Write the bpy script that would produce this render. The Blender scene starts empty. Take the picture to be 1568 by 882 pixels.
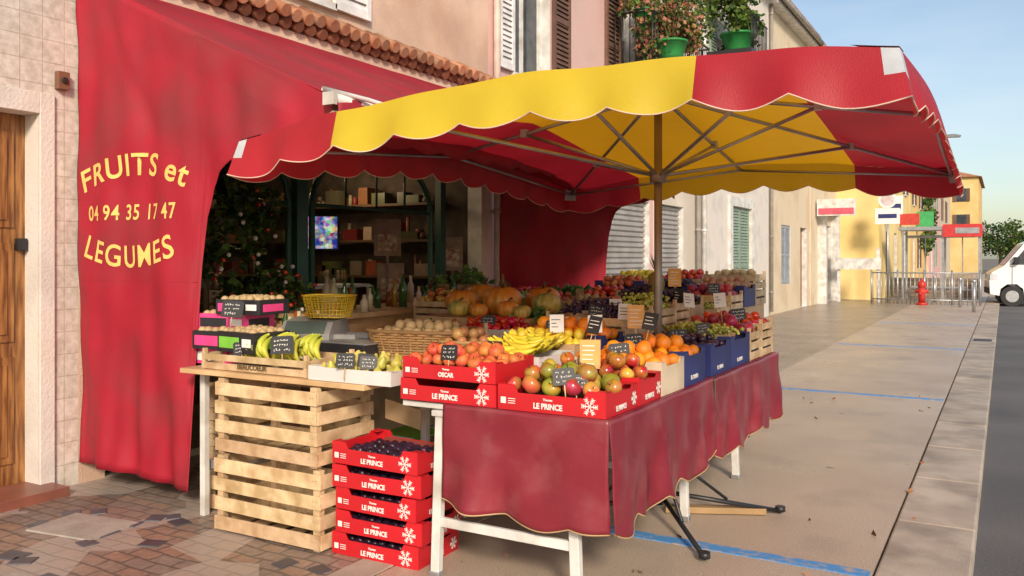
import bpy, math, random, bmesh
from mathutils import Vector, Matrix
random.seed(7)
R=random.random
def U(a,b): return a+(b-a)*R()
sc=bpy.context.scene
# ---------------------------------------------------------------- materials
def mixn(nt,a,b,fac=None,mode='MIX'):
    n=nt.nodes.new('ShaderNodeMix'); n.data_type='RGBA'; n.blend_type=mode
    for s,v in ((n.inputs[6],a),(n.inputs[7],b),(n.inputs[0],fac)):
        if v is None: continue
        if hasattr(v,'is_output') : nt.links.new(v,s)
        elif isinstance(v,(int,float)): s.default_value=v
        else: s.default_value=(v[0],v[1],v[2],1)
    return n.outputs[2]
def noise(nt,co,scale,detail=5,lo=.35,hi=.65):
    n=nt.nodes.new('ShaderNodeTexNoise'); n.inputs['Scale'].default_value=scale; n.inputs['Detail'].default_value=detail
    nt.links.new(co,n.inputs['Vector'])
    m=nt.nodes.new('ShaderNodeMapRange'); m.inputs[1].default_value=lo; m.inputs[2].default_value=hi
    nt.links.new(n.outputs[0],m.inputs[0]); return m.outputs[0]
def base(name):
    m=bpy.data.materials.new(name); m.use_nodes=True; nt=m.node_tree
    p=nt.nodes['Principled BSDF']; tc=nt.nodes.new('ShaderNodeTexCoord'); return m,nt,p,tc.outputs['Object']
def addbump(nt,p,h,strength,dist=.01):
    b=nt.nodes.new('ShaderNodeBump'); b.inputs['Strength'].default_value=strength; b.inputs['Distance'].default_value=dist
    nt.links.new(h,b.inputs['Height']); nt.links.new(b.outputs[0],p.inputs['Normal'])
def M(name,c,r=.6,c2=None,ns=6,var=.14,bump=0,bs=60,island=0,metal=0,trans=0,emit=0,coat=0,dirt=None,dirts=1.2,hue=.0,tcol=None,dlo=.48,dhi=.8):
    m,nt,p,co=base(name)
    a=[x*(1-var) for x in c]; b=c2 or [min(1,x*(1+var)) for x in c]
    col=mixn(nt,a,b,noise(nt,co,ns))
    if dirt: col=mixn(nt,col,dirt,noise(nt,co,dirts,8,dlo,dhi))
    if island:
        g=nt.nodes.new('ShaderNodeNewGeometry'); h=nt.nodes.new('ShaderNodeHueSaturation')
        mr=nt.nodes.new('ShaderNodeMapRange'); mr.inputs[3].default_value=1-island; mr.inputs[4].default_value=1+island*.6
        nt.links.new(g.outputs['Random Per Island'],mr.inputs[0]); nt.links.new(mr.outputs[0],h.inputs['Value'])
        if hue:
            m2=nt.nodes.new('ShaderNodeMath'); m2.operation='MULTIPLY'; m2.inputs[1].default_value=37.1
            m3=nt.nodes.new('ShaderNodeMath'); m3.operation='FRACT'
            nt.links.new(g.outputs['Random Per Island'],m2.inputs[0]); nt.links.new(m2.outputs[0],m3.inputs[0])
            mh=nt.nodes.new('ShaderNodeMapRange'); mh.inputs[3].default_value=.5-hue; mh.inputs[4].default_value=.5+hue
            nt.links.new(m3.outputs[0],mh.inputs[0]); nt.links.new(mh.outputs[0],h.inputs['Hue'])
        nt.links.new(col,h.inputs['Color']); col=h.outputs[0]
    nt.links.new(col,p.inputs['Base Color'])
    p.inputs['Roughness'].default_value=r; p.inputs['Metallic'].default_value=metal
    p.inputs['Coat Weight'].default_value=coat
    if bump: addbump(nt,p,noise(nt,co,bs,6,.2,.8),bump)
    if emit: nt.links.new(col,p.inputs['Emission Color']); p.inputs['Emission Strength'].default_value=emit
    if trans:
        t=nt.nodes.new('ShaderNodeBsdfTranslucent')
        if tcol: t.inputs[0].default_value=(*tcol,1)
        else: nt.links.new(col,t.inputs[0])
        ms=nt.nodes.new('ShaderNodeMixShader'); ms.inputs[0].default_value=trans
        nt.links.new(p.outputs[0],ms.inputs[1]); nt.links.new(t.outputs[0],ms.inputs[2])
        nt.links.new(ms.outputs[0],nt.nodes['Material Output'].inputs[0])
    return m
def BR(name,c1,c2,mo,w,h,axis='yz',off=0.0,ms=.03,r=.5,var=.25,bump=.4,c3=None,warp=0):
    m,nt,p,co=base(name)
    s=nt.nodes.new('ShaderNodeSeparateXYZ'); nt.links.new(co,s.inputs[0])
    c=nt.nodes.new('ShaderNodeCombineXYZ')
    ix={'x':0,'y':1,'z':2}
    nt.links.new(s.outputs[ix[axis[0]]],c.inputs[0]); nt.links.new(s.outputs[ix[axis[1]]],c.inputs[1])
    vec=c.outputs[0]
    if warp:
        n=nt.nodes.new('ShaderNodeTexNoise'); n.inputs['Scale'].default_value=1.5; nt.links.new(vec,n.inputs['Vector'])
        vm=nt.nodes.new('ShaderNodeVectorMath'); vm.operation='SCALE'; vm.inputs[3].default_value=warp
        nt.links.new(n.outputs['Color'],vm.inputs[0]); va=nt.nodes.new('ShaderNodeVectorMath'); va.operation='ADD'
        nt.links.new(vec,va.inputs[0]); nt.links.new(vm.outputs[0],va.inputs[1]); vec=va.outputs[0]
    b=nt.nodes.new('ShaderNodeTexBrick'); nt.links.new(vec,b.inputs['Vector'])
    b.offset=off; b.inputs['Scale'].default_value=1; b.inputs['Brick Width'].default_value=w; b.inputs['Row Height'].default_value=h
    b.inputs['Mortar Size'].default_value=ms*h; b.inputs['Mortar Smooth'].default_value=.3
    for k,v in (('Color1',c1),('Color2',c2),('Mortar',mo)): b.inputs[k].default_value=(*v,1)
    col=mixn(nt,(1,1,1),(1-var,)*3,noise(nt,co,1.3,7))
    col=mixn(nt,b.outputs[0],col,1.0,'MULTIPLY')
    col=mixn(nt,col,mixn(nt,(1,1,1),(.75,.73,.69),noise(nt,co,25,6)),1.0,'MULTIPLY')
    if c3:
        v=nt.nodes.new('ShaderNodeTexVoronoi'); v.inputs['Scale'].default_value=2.2; nt.links.new(co,v.inputs['Vector'])
        sp=nt.nodes.new('ShaderNodeSeparateColor'); nt.links.new(v.outputs['Color'],sp.inputs[0])
        mr=nt.nodes.new('ShaderNodeMapRange'); mr.inputs[1].default_value=.6; mr.inputs[2].default_value=.65; nt.links.new(sp.outputs[0],mr.inputs[0])
        col=mixn(nt,col,mixn(nt,col,c3,.6),mr.outputs[0])
    nt.links.new(col,p.inputs['Base Color']); p.inputs['Roughness'].default_value=r
    iv=nt.nodes.new('ShaderNodeMath'); iv.operation='SUBTRACT'; iv.inputs[0].default_value=1; nt.links.new(b.outputs['Fac'],iv.inputs[1])
    addbump(nt,p,iv.outputs[0],bump,.006)
    return m
# ---------------------------------------------------------------- mesh builder
class MB:
    def __init__(s): s.v=[];s.f=[];s.m=[];s.s=[]
    def face(s,pts,mi=0,sm=False):
        i=len(s.v); s.v+= [tuple(p) for p in pts]; s.f.append(tuple(range(i,i+len(pts)))); s.m.append(mi); s.s.append(sm)
    def box(s,x0,x1,y0,y1,z0,z1,mi=0,T=None):
        P=[Vector((x,y,z)) for z in(z0,z1) for y in(y0,y1) for x in(x0,x1)]
        if T is not None: P=[T@p for p in P]
        i=len(s.v); s.v+=[tuple(p) for p in P]
        for q in((0,2,3,1),(4,5,7,6),(0,1,5,4),(2,6,7,3),(0,4,6,2),(1,3,7,5)):
            s.f.append(tuple(i+k for k in q)); s.m.append(mi); s.s.append(False)
    def prism(s,poly,a,b,axis,mi=0,T=None):
        def mk(p,t):
            v={'x':(t,p[0],p[1]),'y':(p[0],t,p[1]),'z':(p[0],p[1],t)}[axis]; v=Vector(v)
            return tuple(T@v) if T is not None else tuple(v)
        n=len(poly); i=len(s.v); s.v+=[mk(p,a) for p in poly]+[mk(p,b) for p in poly]
        s.f.append(tuple(i+k for k in range(n))); s.f.append(tuple(i+n+k for k in reversed(range(n))))
        s.m+=[mi,mi]; s.s+=[False,False]
        for k in range(n):
            k2=(k+1)%n; s.f.append((i+k2,i+k,i+n+k,i+n+k2)); s.m.append(mi); s.s.append(False)
    def cyl(s,p0,p1,r0,r1=None,n=10,mi=0,cap=True):
        r1=r0 if r1 is None else r1
        p0=Vector(p0);p1=Vector(p1);d=(p1-p0).normalized()
        a=d.orthogonal().normalized();b=d.cross(a); i=len(s.v)
        for p,r in((p0,r0),(p1,r1)):
            for k in range(n):
                t=2*math.pi*k/n; s.v.append(tuple(p+r*(a*math.cos(t)+b*math.sin(t))))
        for k in range(n):
            s.f.append((i+k,i+(k+1)%n,i+n+(k+1)%n,i+n+k)); s.m.append(mi); s.s.append(True)
        if cap:
            s.f.append(tuple(i+k for k in reversed(range(n)))); s.f.append(tuple(i+n+k for k in range(n))); s.m+=[mi,mi]; s.s+=[False,False]
    def tube(s,pts,rs,n=8,mi=0):
        i=len(s.v); P=[Vector(p) for p in pts]
        for j,p in enumerate(P):
            d=(P[min(j+1,len(P)-1)]-P[max(j-1,0)]).normalized()
            ref=Vector((0,0,1)) if abs(d.z)<.95 else Vector((1,0,0))
            a=d.cross(ref).normalized(); b=d.cross(a)
            r=rs[j] if isinstance(rs,(list,tuple)) else rs
            for k in range(n):
                t=2*math.pi*k/n; s.v.append(tuple(p+r*(a*math.cos(t)+b*math.sin(t))))
        for j in range(len(P)-1):
            for k in range(n):
                s.f.append((i+j*n+k,i+j*n+(k+1)%n,i+(j+1)*n+(k+1)%n,i+(j+1)*n+k)); s.m.append(mi); s.s.append(True)
        s.f.append(tuple(i+k for k in range(n))); s.f.append(tuple(i+(len(P)-1)*n+k for k in reversed(range(n)))); s.m+=[mi,mi]; s.s+=[True,True]
    def lathe(s,prof,c,sc_,Rm=None,n=12,mi=0,ribs=0,amp=.08):
        i=len(s.v); c=Vector(c); sx,sy,sz=sc_ if isinstance(sc_,(tuple,list)) else (sc_,)*3
        for (r,z) in prof:
            for k in range(n):
                t=2*math.pi*k/n; q=r*(1+(amp*abs(math.cos(ribs*t/2))-amp if ribs else 0))
                p=Vector((q*math.cos(t)*sx,q*math.sin(t)*sy,z*sz))
                if Rm is not None: p=Rm@p
                s.v.append(tuple(c+p))
        for j in range(len(prof)-1):
            for k in range(n):
                s.f.append((i+j*n+k,i+j*n+(k+1)%n,i+(j+1)*n+(k+1)%n,i+(j+1)*n+k)); s.m.append(mi); s.s.append(True)
    def grid(s,fn,nu,nv,mi=0,sm=True,mf=None):
        i=len(s.v)
        for a in range(nu+1):
            for b in range(nv+1): s.v.append(tuple(fn(a/nu,b/nv)))
        for a in range(nu):
            for b in range(nv):
                s.f.append((i+a*(nv+1)+b,i+(a+1)*(nv+1)+b,i+(a+1)*(nv+1)+b+1,i+a*(nv+1)+b+1))
                s.m.append(mf((a+.5)/nu,(b+.5)/nv) if mf else mi); s.s.append(sm)
    def leaves(s,c,rad,n,size,mi=(0,),droop=0):
        c=Vector(c)
        for _ in range(n):
            while True:
                p=Vector((U(-1,1),U(-1,1),U(-1,1)))
                if p.length<1: break
            p=Vector((p.x*rad[0],p.y*rad[1],p.z*rad[2]))+c
            d=Vector((U(-1,1),U(-1,1),U(-1,.6)-droop)).normalized(); a=d.orthogonal().normalized()
            a=Matrix.Rotation(U(0,6.28),3,d)@a
            L=size*U(.6,1.3); w=L*.42; m=random.choice(mi)
            nrm=d.cross(a)*L*.12
            s.face([p,p+d*L*.5+a*w-nrm,p+d*L,p+d*L*.5-a*w-nrm],m)
    def obj(s,name,mats,parent=None,bevel=0,solid=0):
        me=bpy.data.meshes.new(name); me.from_pydata(s.v,[],s.f); 
        for m in mats: me.materials.append(m)
        me.polygons.foreach_set('material_index',s.m); me.polygons.foreach_set('use_smooth',s.s); me.update()
        o=bpy.data.objects.new(name,me); sc.collection.objects.link(o)
        if parent: o.parent=parent
        if solid:
            md=o.modifiers.new('s','SOLIDIFY'); md.thickness=solid
        if bevel:
            md=o.modifiers.new('b','BEVEL'); md.width=bevel; md.segments=2; md.limit_method='ANGLE'
        return o
def E(name,loc=(0,0,0),rz=0):
    o=bpy.data.objects.new(name,None); o.location=loc; o.rotation_euler=(0,0,rz); o.empty_display_size=.1; sc.collection.objects.link(o); return o
def text(body,size,loc,rot,mat,parent=None,ext=.0008,bold=0,name='lettering',align='CENTER',sx=1):
    cu=bpy.data.curves.new(name,'FONT'); cu.body=body; cu.size=size; cu.extrude=ext; cu.offset=bold; cu.align_x=align
    cu.resolution_u=3; cu.materials.append(mat)
    o=bpy.data.objects.new(name,cu); o.location=loc; o.rotation_euler=rot; o.scale=(sx,1,1); sc.collection.objects.link(o)
    if parent: o.parent=parent
    return o
def painted(body,size,width,xc,z0,bend,slope_fn,mat,parent,bold=.004):
    cu=bpy.data.curves.new('tmp','FONT'); cu.body=body; cu.size=size; cu.offset=bold; cu.align_x='CENTER'; cu.resolution_u=4; cu.space_character=1.14
    o=bpy.data.objects.new('tmp',cu); sc.collection.objects.link(o); dg=bpy.context.evaluated_depsgraph_get(); me=bpy.data.meshes.new_from_object(o.evaluated_get(dg))
    xs=[v.co.x for v in me.vertices]; mn,mx=min(xs),max(xs); k=width/(mx-mn); mid=(mx+mn)/2
    bm=bmesh.new(); bm.from_mesh(me); bmesh.ops.triangulate(bm,faces=bm.faces)
    bmesh.ops.subdivide_edges(bm,edges=[e for e in bm.edges if e.calc_length()>size*.2],cuts=2); bmesh.ops.triangulate(bm,faces=bm.faces)
    for v in bm.verts:
        t=(v.co.x-mid)*k/(width/2); zz=v.co.y
        x=xc+(v.co.x-mid)*k+ (2*bend*t/(width/2))*zz; z=z0+zz-bend*t*t
        v.co=Vector((x,slope_fn(x,z)-.007,z))
    bm.to_mesh(me); bm.free(); bpy.data.objects.remove(o)
    me.materials.clear(); me.materials.append(mat); o=bpy.data.objects.new('painted_lettering',me); sc.collection.objects.link(o); o.parent=parent
H=math.pi/2
# ---------------------------------------------------------------- material library
red_f=M('awning_red',(.42,.012,.032),.62,bump=.25,bs=250,var=.12,ns=2.0,trans=.15,dirt=(.30,.035,.045),dirts=2.2,dlo=.45,dhi=.75)
red_u=M('umbrella_red',(.50,.02,.035),.5,bump=.15,bs=200,var=.12,ns=2.5,trans=.35)
yel_u=M('umbrella_yellow',(.80,.66,.045),.5,bump=.15,bs=200,var=.06,ns=2.5,trans=.42,tcol=(.95,.42,.008))
grey_u=M('vinyl_grey',(.45,.47,.5),.4)
pipe_w=M('white_piping',(.7,.5,.4),.6)
cloth=M('vinyl_burgundy',(.24,.022,.038),.34,bump=.25,bs=9,var=.15,ns=3,trans=.1,dirt=(.33,.09,.10),dirts=5,dlo=.5,dhi=.85)
yel_t=M('yellow_lettering',(.85,.56,.16),.6,var=.1)
white=M('white_paint',(.68,.67,.64),.45,dirt=(.4,.36,.3),dirts=5)
white_t=M('white_print',(.8,.78,.74),.6,var=.05)
steel=M('galvanised',(.42,.43,.44),.4,metal=.7)
bronze=M('frame_metal',(.26,.21,.17),.4,metal=.5)
blackm=M('black_metal',(.02,.02,.022),.4)
pine=M('pine_wood',(.62,.41,.21),.65,c2=(.76,.57,.34),ns=9,var=.2,bump=.2,bs=60,island=.22,hue=.01,dirt=(.36,.21,.09),dirts=7,dlo=.58,dhi=.8)
ply=M('plywood',(.58,.36,.17),.55,c2=(.70,.47,.25),ns=4,var=.2)
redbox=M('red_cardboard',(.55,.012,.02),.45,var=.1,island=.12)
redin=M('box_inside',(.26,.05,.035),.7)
bluebox=M('blue_cardboard',(.02,.03,.14),.5,var=.2)
bluein=M('blue_inside',(.06,.08,.16),.7)
whitebox=M('white_cardboard',(.66,.64,.62),.6,var=.05)
kraft=M('kraft_cardboard',(.45,.3,.16),.7)
blackin=M('dark_paper',(.015,.014,.02),.6)
orange_box=M('orange_paper',(.78,.42,.13),.6)
slate=M('chalk_slate',(.018,.018,.02),.5)
pink=M('pink_print',(.75,.06,.25),.4); green_p=M('green_print',(.2,.55,.06),.4)
FR={
 'apple':M('apple_skin',(.55,.03,.03),.25,c2=(.60,.40,.05),ns=9,var=.2,island=.3,hue=.02,coat=.3),
 'mango':M('green_apple_skin',(.36,.42,.05),.28,c2=(.66,.14,.05),ns=7,var=.2,island=.3,hue=.06,coat=.3),
 'orange':M('orange_skin',(.85,.27,.015),.4,bump=.3,bs=150,island=.15,hue=.012),
 'tomato':M('tomato_skin',(.65,.035,.015),.2,island=.3,hue=.02,coat=.4),
 'lemon':M('lemon_skin',(.8,.6,.05),.4,bump=.3,bs=150,island=.12),
 'grape':M('grape_dark',(.035,.012,.05),.3,island=.5,hue=.04),
 'ggrape':M('grape_green',(.42,.44,.08),.3,island=.3,hue=.02),
 'plum':M('plum_skin',(.035,.012,.035),.35,island=.5,hue=.05),
 'peach':M('peach_skin',(.75,.25,.06),.55,c2=(.6,.06,.04),ns=12,island=.2,hue=.02),
 'pear':M('pear_skin',(.55,.52,.08),.4,c2=(.62,.55,.14),ns=15,island=.2,hue=.02),
 'banana':M('banana_skin',(.85,.62,.04),.4,c2=(.6,.6,.06),ns=5,island=.12),
 'gbanana':M('green_banana_skin',(.5,.58,.06),.4,c2=(.65,.62,.08),ns=5,island=.15),
 'pumpkin':M('pumpkin_skin',(.72,.2,.02),.4,c2=(.6,.3,.05),ns=8,island=.3,hue=.02),
 'gourd':M('gourd_skin',(.3,.35,.1),.4,c2=(.7,.45,.1),ns=8,island=.4,hue=.04),
 'onion':M('onion_skin',(.5,.25,.1),.4,island=.3,hue=.02),
 'potato':M('potato_skin',(.5,.36,.18),.7,bump=.2,bs=50,island=.2),
 'aubergine':M('aubergine_skin',(.03,.008,.035),.18,island=.3,coat=.5),
 'greens':M('leafy_greens',(.1,.22,.04),.5,c2=(.2,.32,.07),island=.4,hue=.02,trans=.2),
 'pepper':M('pepper_skin',(.15,.3,.03),.2,island=.4,hue=.12,coat=.4),
 'pom':M('pomegranate_skin',(.4,.03,.05),.35,island=.4,hue=.02)}
stem=M('stem_brown',(.12,.08,.03),.8)
leafA=M('leaf_dark',(.04,.09,.018),.5,island=.5,hue=.02,trans=.25)
leafB=M('leaf_light',(.13,.21,.03),.5,island=.4,hue=.03,trans=.3)
leafC=M('leaf_dry',(.3,.13,.06),.6,island=.4,hue=.03)
terra=M('terracotta',(.48,.17,.08),.8,c2=(.58,.30,.16),ns=5,var=.3,bump=.3,bs=40,island=.35,dirt=(.12,.09,.07),dirts=5)
# ---------------------------------------------------------------- ground
m,nt,p,co=base('pavement_concrete')
c=mixn(nt,(.41,.31,.225),(.55,.43,.32),noise(nt,co,.7,6,.3,.7))
c=mixn(nt,c,(.23,.175,.135),noise(nt,co,1.7,8,.54,.82))
c=mixn(nt,c,mixn(nt,(.13,.10,.085),(.74,.63,.50),noise(nt,co,110,2,.3,.7)),.36)
v=nt.nodes.new('ShaderNodeTexVoronoi'); v.inputs['Scale'].default_value=1.4; nt.links.new(co,v.inputs['Vector'])
mr=nt.nodes.new('ShaderNodeMapRange'); mr.inputs[1].default_value=.05; mr.inputs[2].default_value=.02; nt.links.new(v.outputs['Distance'],mr.inputs[0])
c=mixn(nt,c,(.14,.11,.09),mr.outputs[0])
nt.links.new(c,p.inputs['Base Color']); nt.links.new(noise(nt,co,1.1,4,0.0,1.3),p.inputs['Roughness']); addbump(nt,p,noise(nt,co,140,3,.2,.8),.5,.004)
pav=m
m,nt,p,co=base('asphalt')
c=mixn(nt,(.075,.075,.08),(.13,.125,.125),noise(nt,co,.8,6))
c=mixn(nt,c,(.28,.27,.26),noise(nt,co,150,2,.5,.75))
nt.links.new(c,p.inputs['Base Color']); p.inputs['Roughness'].default_value=.8; addbump(nt,p,noise(nt,co,190,3,.2,.8),.7,.006)
asph=m
pavers=BR('stone_pavers',(.40,.26,.19),(.30,.25,.22),(.18,.15,.13),.17,.10,'xy',.5,.09,.45,.4,.8,c3=(.44,.37,.32),warp=.12)
farpav=BR('pale_slabs',(.42,.33,.26),(.36,.29,.23),(.22,.175,.14),.5,.3,'xy',.5,.04,.33,.35,.4)
slabs=M('kerb_granite',(.44,.36,.285),.6,c2=(.52,.44,.355),ns=3,bump=.3,bs=120,island=.15,dirt=(.2,.165,.13),dirts=2.5)
soil=M('ground_soil',(.2,.17,.12),.9,ns=.2,var=.3)
g=MB(); g.face([(-600,-300,-.14),(600,-300,-.14),(600,1500,-.14),(-600,1500,-.14)]); g.obj('ground',[soil])
g=MB(); g.face([(-.3,-20,-.1),(9,-20,-.1),(9,400,-.1),(-.3,400,-.1)]); g.obj('road',[asph])
g=MB(); g.box(-2.65,-.56,-12,95,-.13,0); g.obj('pavement',[pav])
g=MB(); g.box(-14,-2.655,-12,9.0,-.13,-.002); g.obj('paved_forecourt',[pavers])
g=MB(); g.box(-14,-2.655,9.005,95,-.13,-.002); g.obj('slab_pavement',[farpav])
g=MB(); y=-6
while y<95:
    L=1.15; g.box(-.55,-.14,y,y+L-.012,-.13,.004+U(-.003,.003)); y+=L
g.obj('kerb',[slabs],bevel=.012)
g=MB(); g.box(9,11.5,-20,300,-.13,0.0); g.obj('pavement',[pav])
g=MB()
for _ in range(70):
    x=U(-5.3,-2.8);y_=U(1.6,3.4) if R()<.7 else U(3.4,9); a=U(0,3); s=U(.045,.075)
    T=Matrix.Translation((x,y_,0))@Matrix.Rotation(a,4,'Z'); g.box(-s,s,-s*.8,s*.8,-.02,.004,0,T)
g.obj('dark_paving_stones',[M('basalt',(.085,.085,.10),.45,island=.3)],bevel=.004)
g=MB(); 
for i in range(14):
    a=i*.62-1.5; g.box(-2.86,-2.665,a,a+.60,-.05,.003)
g.obj('stone_edging',[slabs],bevel=.006)
g=MB()
for (x,y_,w,d) in ((-4.6,3.0,.5,.35),(-5.0,2.2,.35,.5),(-3.9,2.3,.6,.28)):
    T=Matrix.Translation((x,y_,0))@Matrix.Rotation(U(-.3,.3),4,'Z'); g.box(-w/2,w/2,-d/2,d/2,-.02,.006,0,T)
g.obj('access_cover',[M('cover_stone',(.36,.32,.28),.6,bump=.3,dirt=(.18,.15,.13))],bevel=.006)
m,nt,p,co=base('blue_marking')
c=mixn(nt,(.07,.27,.6),(.45,.35,.27),noise(nt,co,14,8,.48,.7)); nt.links.new(c,p.inputs['Base Color']); p.inputs['Roughness'].default_value=.7
bl=m
for y_ in (4.42,10.3,16.2,22.1):
    g=MB(); g.box(-2.62,-.57,y_,y_+.1,-.01,.004); g.obj('parking_marking',[bl])
g=MB()
for k in range(9):
    g.box(-.5,-.2,18+.0+k*.05,18.03+k*.05,.0,.012)
g.obj('drain_grate',[blackm])
g=MB()
for _ in range(30):
    x,y_=U(-2.4,-.3),U(2.4,12); g.leaves((x,y_,.012),(.01,.01,.004),1,.05,(0,1),0)
g.obj('fallen_leaves',[leafC,stem])
# ---------------------------------------------------------------- buildings
glass=M('window_glass',(.05,.06,.07),.08,var=.3); 
roofm=terra
def facade(mb,x,y0,y1,z0,z1,ops,wi=0,ri=1,dep=.2):
    ys=sorted({y0,y1,*[o[0] for o in ops],*[o[1] for o in ops]}); zs=sorted({z0,z1,*[o[2] for o in ops],*[o[3] for o in ops]})
    for a,b in zip(ys,ys[1:]):
        for c_,d in zip(zs,zs[1:]):
            my,mz=(a+b)/2,(c_+d)/2
            if any(o[0]<my<o[1] and o[2]<mz<o[3] for o in ops): continue
            mb.face([(x,a,c_),(x,b,c_),(x,b,d),(x,a,d)],wi)
    for o in ops:
        a,b,c_,d=o[:4]; xi=x-dep
        mb.face([(x,a,c_),(x,a,d),(xi,a,d),(xi,a,c_)],ri); mb.face([(x,b,d),(x,b,c_),(xi,b,c_),(xi,b,d)],ri)
        mb.face([(x,a,d),(x,b,d),(xi,b,d),(xi,a,d)],ri); mb.face([(x,b,c_),(x,a,c_),(xi,a,c_),(xi,b,c_)],ri)
def shutter(mb,x,y0,y1,z0,z1,mi):
    t=.04
    mb.box(x,x+t,y0,y0+.06,z0,z1,mi); mb.box(x,x+t,y1-.06,y1,z0,z1,mi)
    for z in (z0,(z0+z1)/2-.04,z1-.08): mb.box(x,x+t-.002,y0+.06,y1-.06,z,z+.08,mi)
    n=int((z1-z0)/.075)
    for k in range(n):
        z=z0+.08+k*(z1-z0-.16)/n
        mb.face([(x+.008,y0+.06,z+.065),(x+.008,y1-.06,z+.065),(x+.034,y1-.06,z),(x+.034,y0+.06,z)],mi)
    mb.box(x-.004,x+.004,y0+.03,y1-.03,z0+.03,z1-.03,mi)
rollm=M('rolling_shutter',(.40,.38,.36),.45,metal=.2,dirt=(.28,.25,.22),dirts=3)
def building(name,x,y0,y1,h,ops,wall,shut,doorm,trim=None,depth=8,roof=True,eave=.35):
    P=E(name); trim=trim or white
    mb=MB(); facade(mb,x,y0,y1,-.05,h,ops)
    xb=x-depth
    mb.face([(x,y0,-.05),(x,y0,h),(xb,y0,h),(xb,y0,-.05)],0); mb.face([(x,y1,h),(x,y1,-.05),(xb,y1,-.05),(xb,y1,h)],0)
    mb.face([(xb,y0,-.05),(xb,y0,h),(xb,y1,h),(xb,y1,-.05)],0)
    mb.face([(x,y0,h-.01),(x,y1,h-.01),(xb,y1,h-.01),(xb,y0,h-.01)],0)
    mb.obj('walls',[wall,trim],P)
    d=MB()
    for o in ops:
        a,b,c_,e,k=o[:5]; xi=x-.2
        if k=='win':
            d.face([(xi+.01,a,c_),(xi+.01,b,c_),(xi+.01,b,e),(xi+.01,a,e)],1)
            for q in (a,(a+b)/2-.025,b-.05): d.box(xi+.012,xi+.05,q,q+.05,c_,e,0)
            for q in (c_,c_+(e-c_)*.66,e-.05): d.box(xi+.013,xi+.047,a+.05,b-.05,q,q+.05,0)
            d.box(x+.001,x+.06,a-.05,b+.05,c_-.07,c_-.003,0)
            w=(b-a)/2+.02
            if len(o)>5 and o[5]:
                shutter(d,x+.01,a-w-.03,a-.03,c_,e,2); shutter(d,x+.01,b+.03,b+w+.03,c_,e,2)
        elif k=='shut':
            shutter(d,x-.06,a+.01,(a+b)/2-.004,c_+.01,e-.01,2); shutter(d,x-.06,(a+b)/2+.004,b-.01,c_+.01,e-.01,2)
        elif k=='door':
            d.box(xi,xi+.05,a,b,c_,e,3)
            ym=(a+b)/2
            for ya,yb in ((a+.08,ym-.05),(ym+.05,b-.08)):
                for za,zb in ((c_+.15,c_+.85),(c_+.95,c_+1.6),(c_+1.7,e-.12)):
                    d.box(xi+.05,xi+.063,ya,yb,za,zb,3); d.box(xi+.063,xi+.073,ya+.05,yb-.05,za+.05,zb-.05,3)
            d.box(xi+.05,xi+.07,ym-.012,ym+.012,c_,e,3)
        elif k=='roll':
            n=int((e-c_)/.09)
            for q in range(n):
                z=c_+q*(e-c_)/n; hh=(e-c_)/n
                d.prism([(x-.12,z),(x-.085,z+hh*.25),(x-.085,z+hh*.7),(x-.12,z+hh*.97)],a,b,'y',4)
    d.obj('openings',[white,glass,shut,doorm,rollm],P)
    if roof:
        r=MB(); ex=x+eave
        zt=h+depth*.14
        n=max(1,int((y1-y0)/.22)); w=(y1-y0)/n
        for k in range(n):
            yc=y0+(k+.5)*w
            r.cyl((ex,yc,h+.02),(x-depth*.5,yc,zt),w*.48,w*.48,8,0,True)
        r.obj('roof_tiles',[roofm],P)
        r=MB(); r.box(x+.001,ex-.06,y0+.004,y1-.004,h-.22,h-.1,0)
        for k in range(int((y1-y0)/.5)): r.box(x+.003,ex-.03,y0+.2+k*.5,y0+.28+k*.5,h-.1,h-.012,1)
        r.cyl((ex+.04,y0+.01,h-.08),(ex+.04,y1-.01,h-.08),.07,.07,8,2)
        r.obj('eaves',[trim,M('rafter_wood',(.2,.12,.07),.8),M('gutter_zinc',(.32,.3,.27),.5,metal=.3)],P)
    return P
def pipe(par,x,y,z0,z1,mat):
    g=MB(); g.cyl((x,y,z0),(x,y,z1),.045,.045,10)
    z=z0+.5
    while z<z1: g.cyl((x,y,z),(x,y,z+.05),.056,.056,10); g.box(x-.1,x,y-.012,y+.012,z+.01,z+.04); z+=1.5
    g.obj('drain_pipe',[mat],par)
X0=-5.5
tilew=BR('white_wall_tiles',(.76,.69,.61),(.71,.64,.56),(.54,.47,.40),.15,.15,'yz',0,.025,.28,.12,.3)
plaster_w=M('white_plaster',(.70,.65,.59),.8,ns=2,bump=.3,bs=50,dirt=(.58,.50,.42),dirts=2)
peach=M('peach_render',(.68,.43,.31),.85,c2=(.74,.54,.41),ns=1.3,bump=.4,bs=60,dirt=(.46,.32,.24),dirts=1.5)
pinkr=M('pink_render',(.72,.43,.41),.85,c2=(.76,.52,.47),ns=1.0,bump=.3,bs=60,dirt=(.56,.38,.34),dirts=1)
cream=M('cream_render',(.70,.56,.38),.85,c2=(.77,.66,.48),ns=1.0,bump=.3,bs=60,dirt=(.54,.43,.30),dirts=1)
ochre=M('ochre_render',(.78,.50,.17),.85,c2=(.8,.58,.25),ns=.6,bump=.3,bs=60)
yellowr=M('yellow_render',(.82,.62,.22),.85,c2=(.86,.68,.32),ns=.6,bump=.2,bs=60,dirt=(.62,.46,.2),dirts=.8)
paleb=M('pale_render',(.68,.60,.50),.85,ns=.8,dirt=(.54,.46,.38),dirts=1)
brown_s=M('brown_shutter',(.15,.08,.055),.6,island=.2)
teal_s=M('teal_shutter',(.12,.36,.32),.55,island=.1)
green_s=M('grey_green_shutter',(.24,.32,.25),.6,island=.1)
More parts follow.
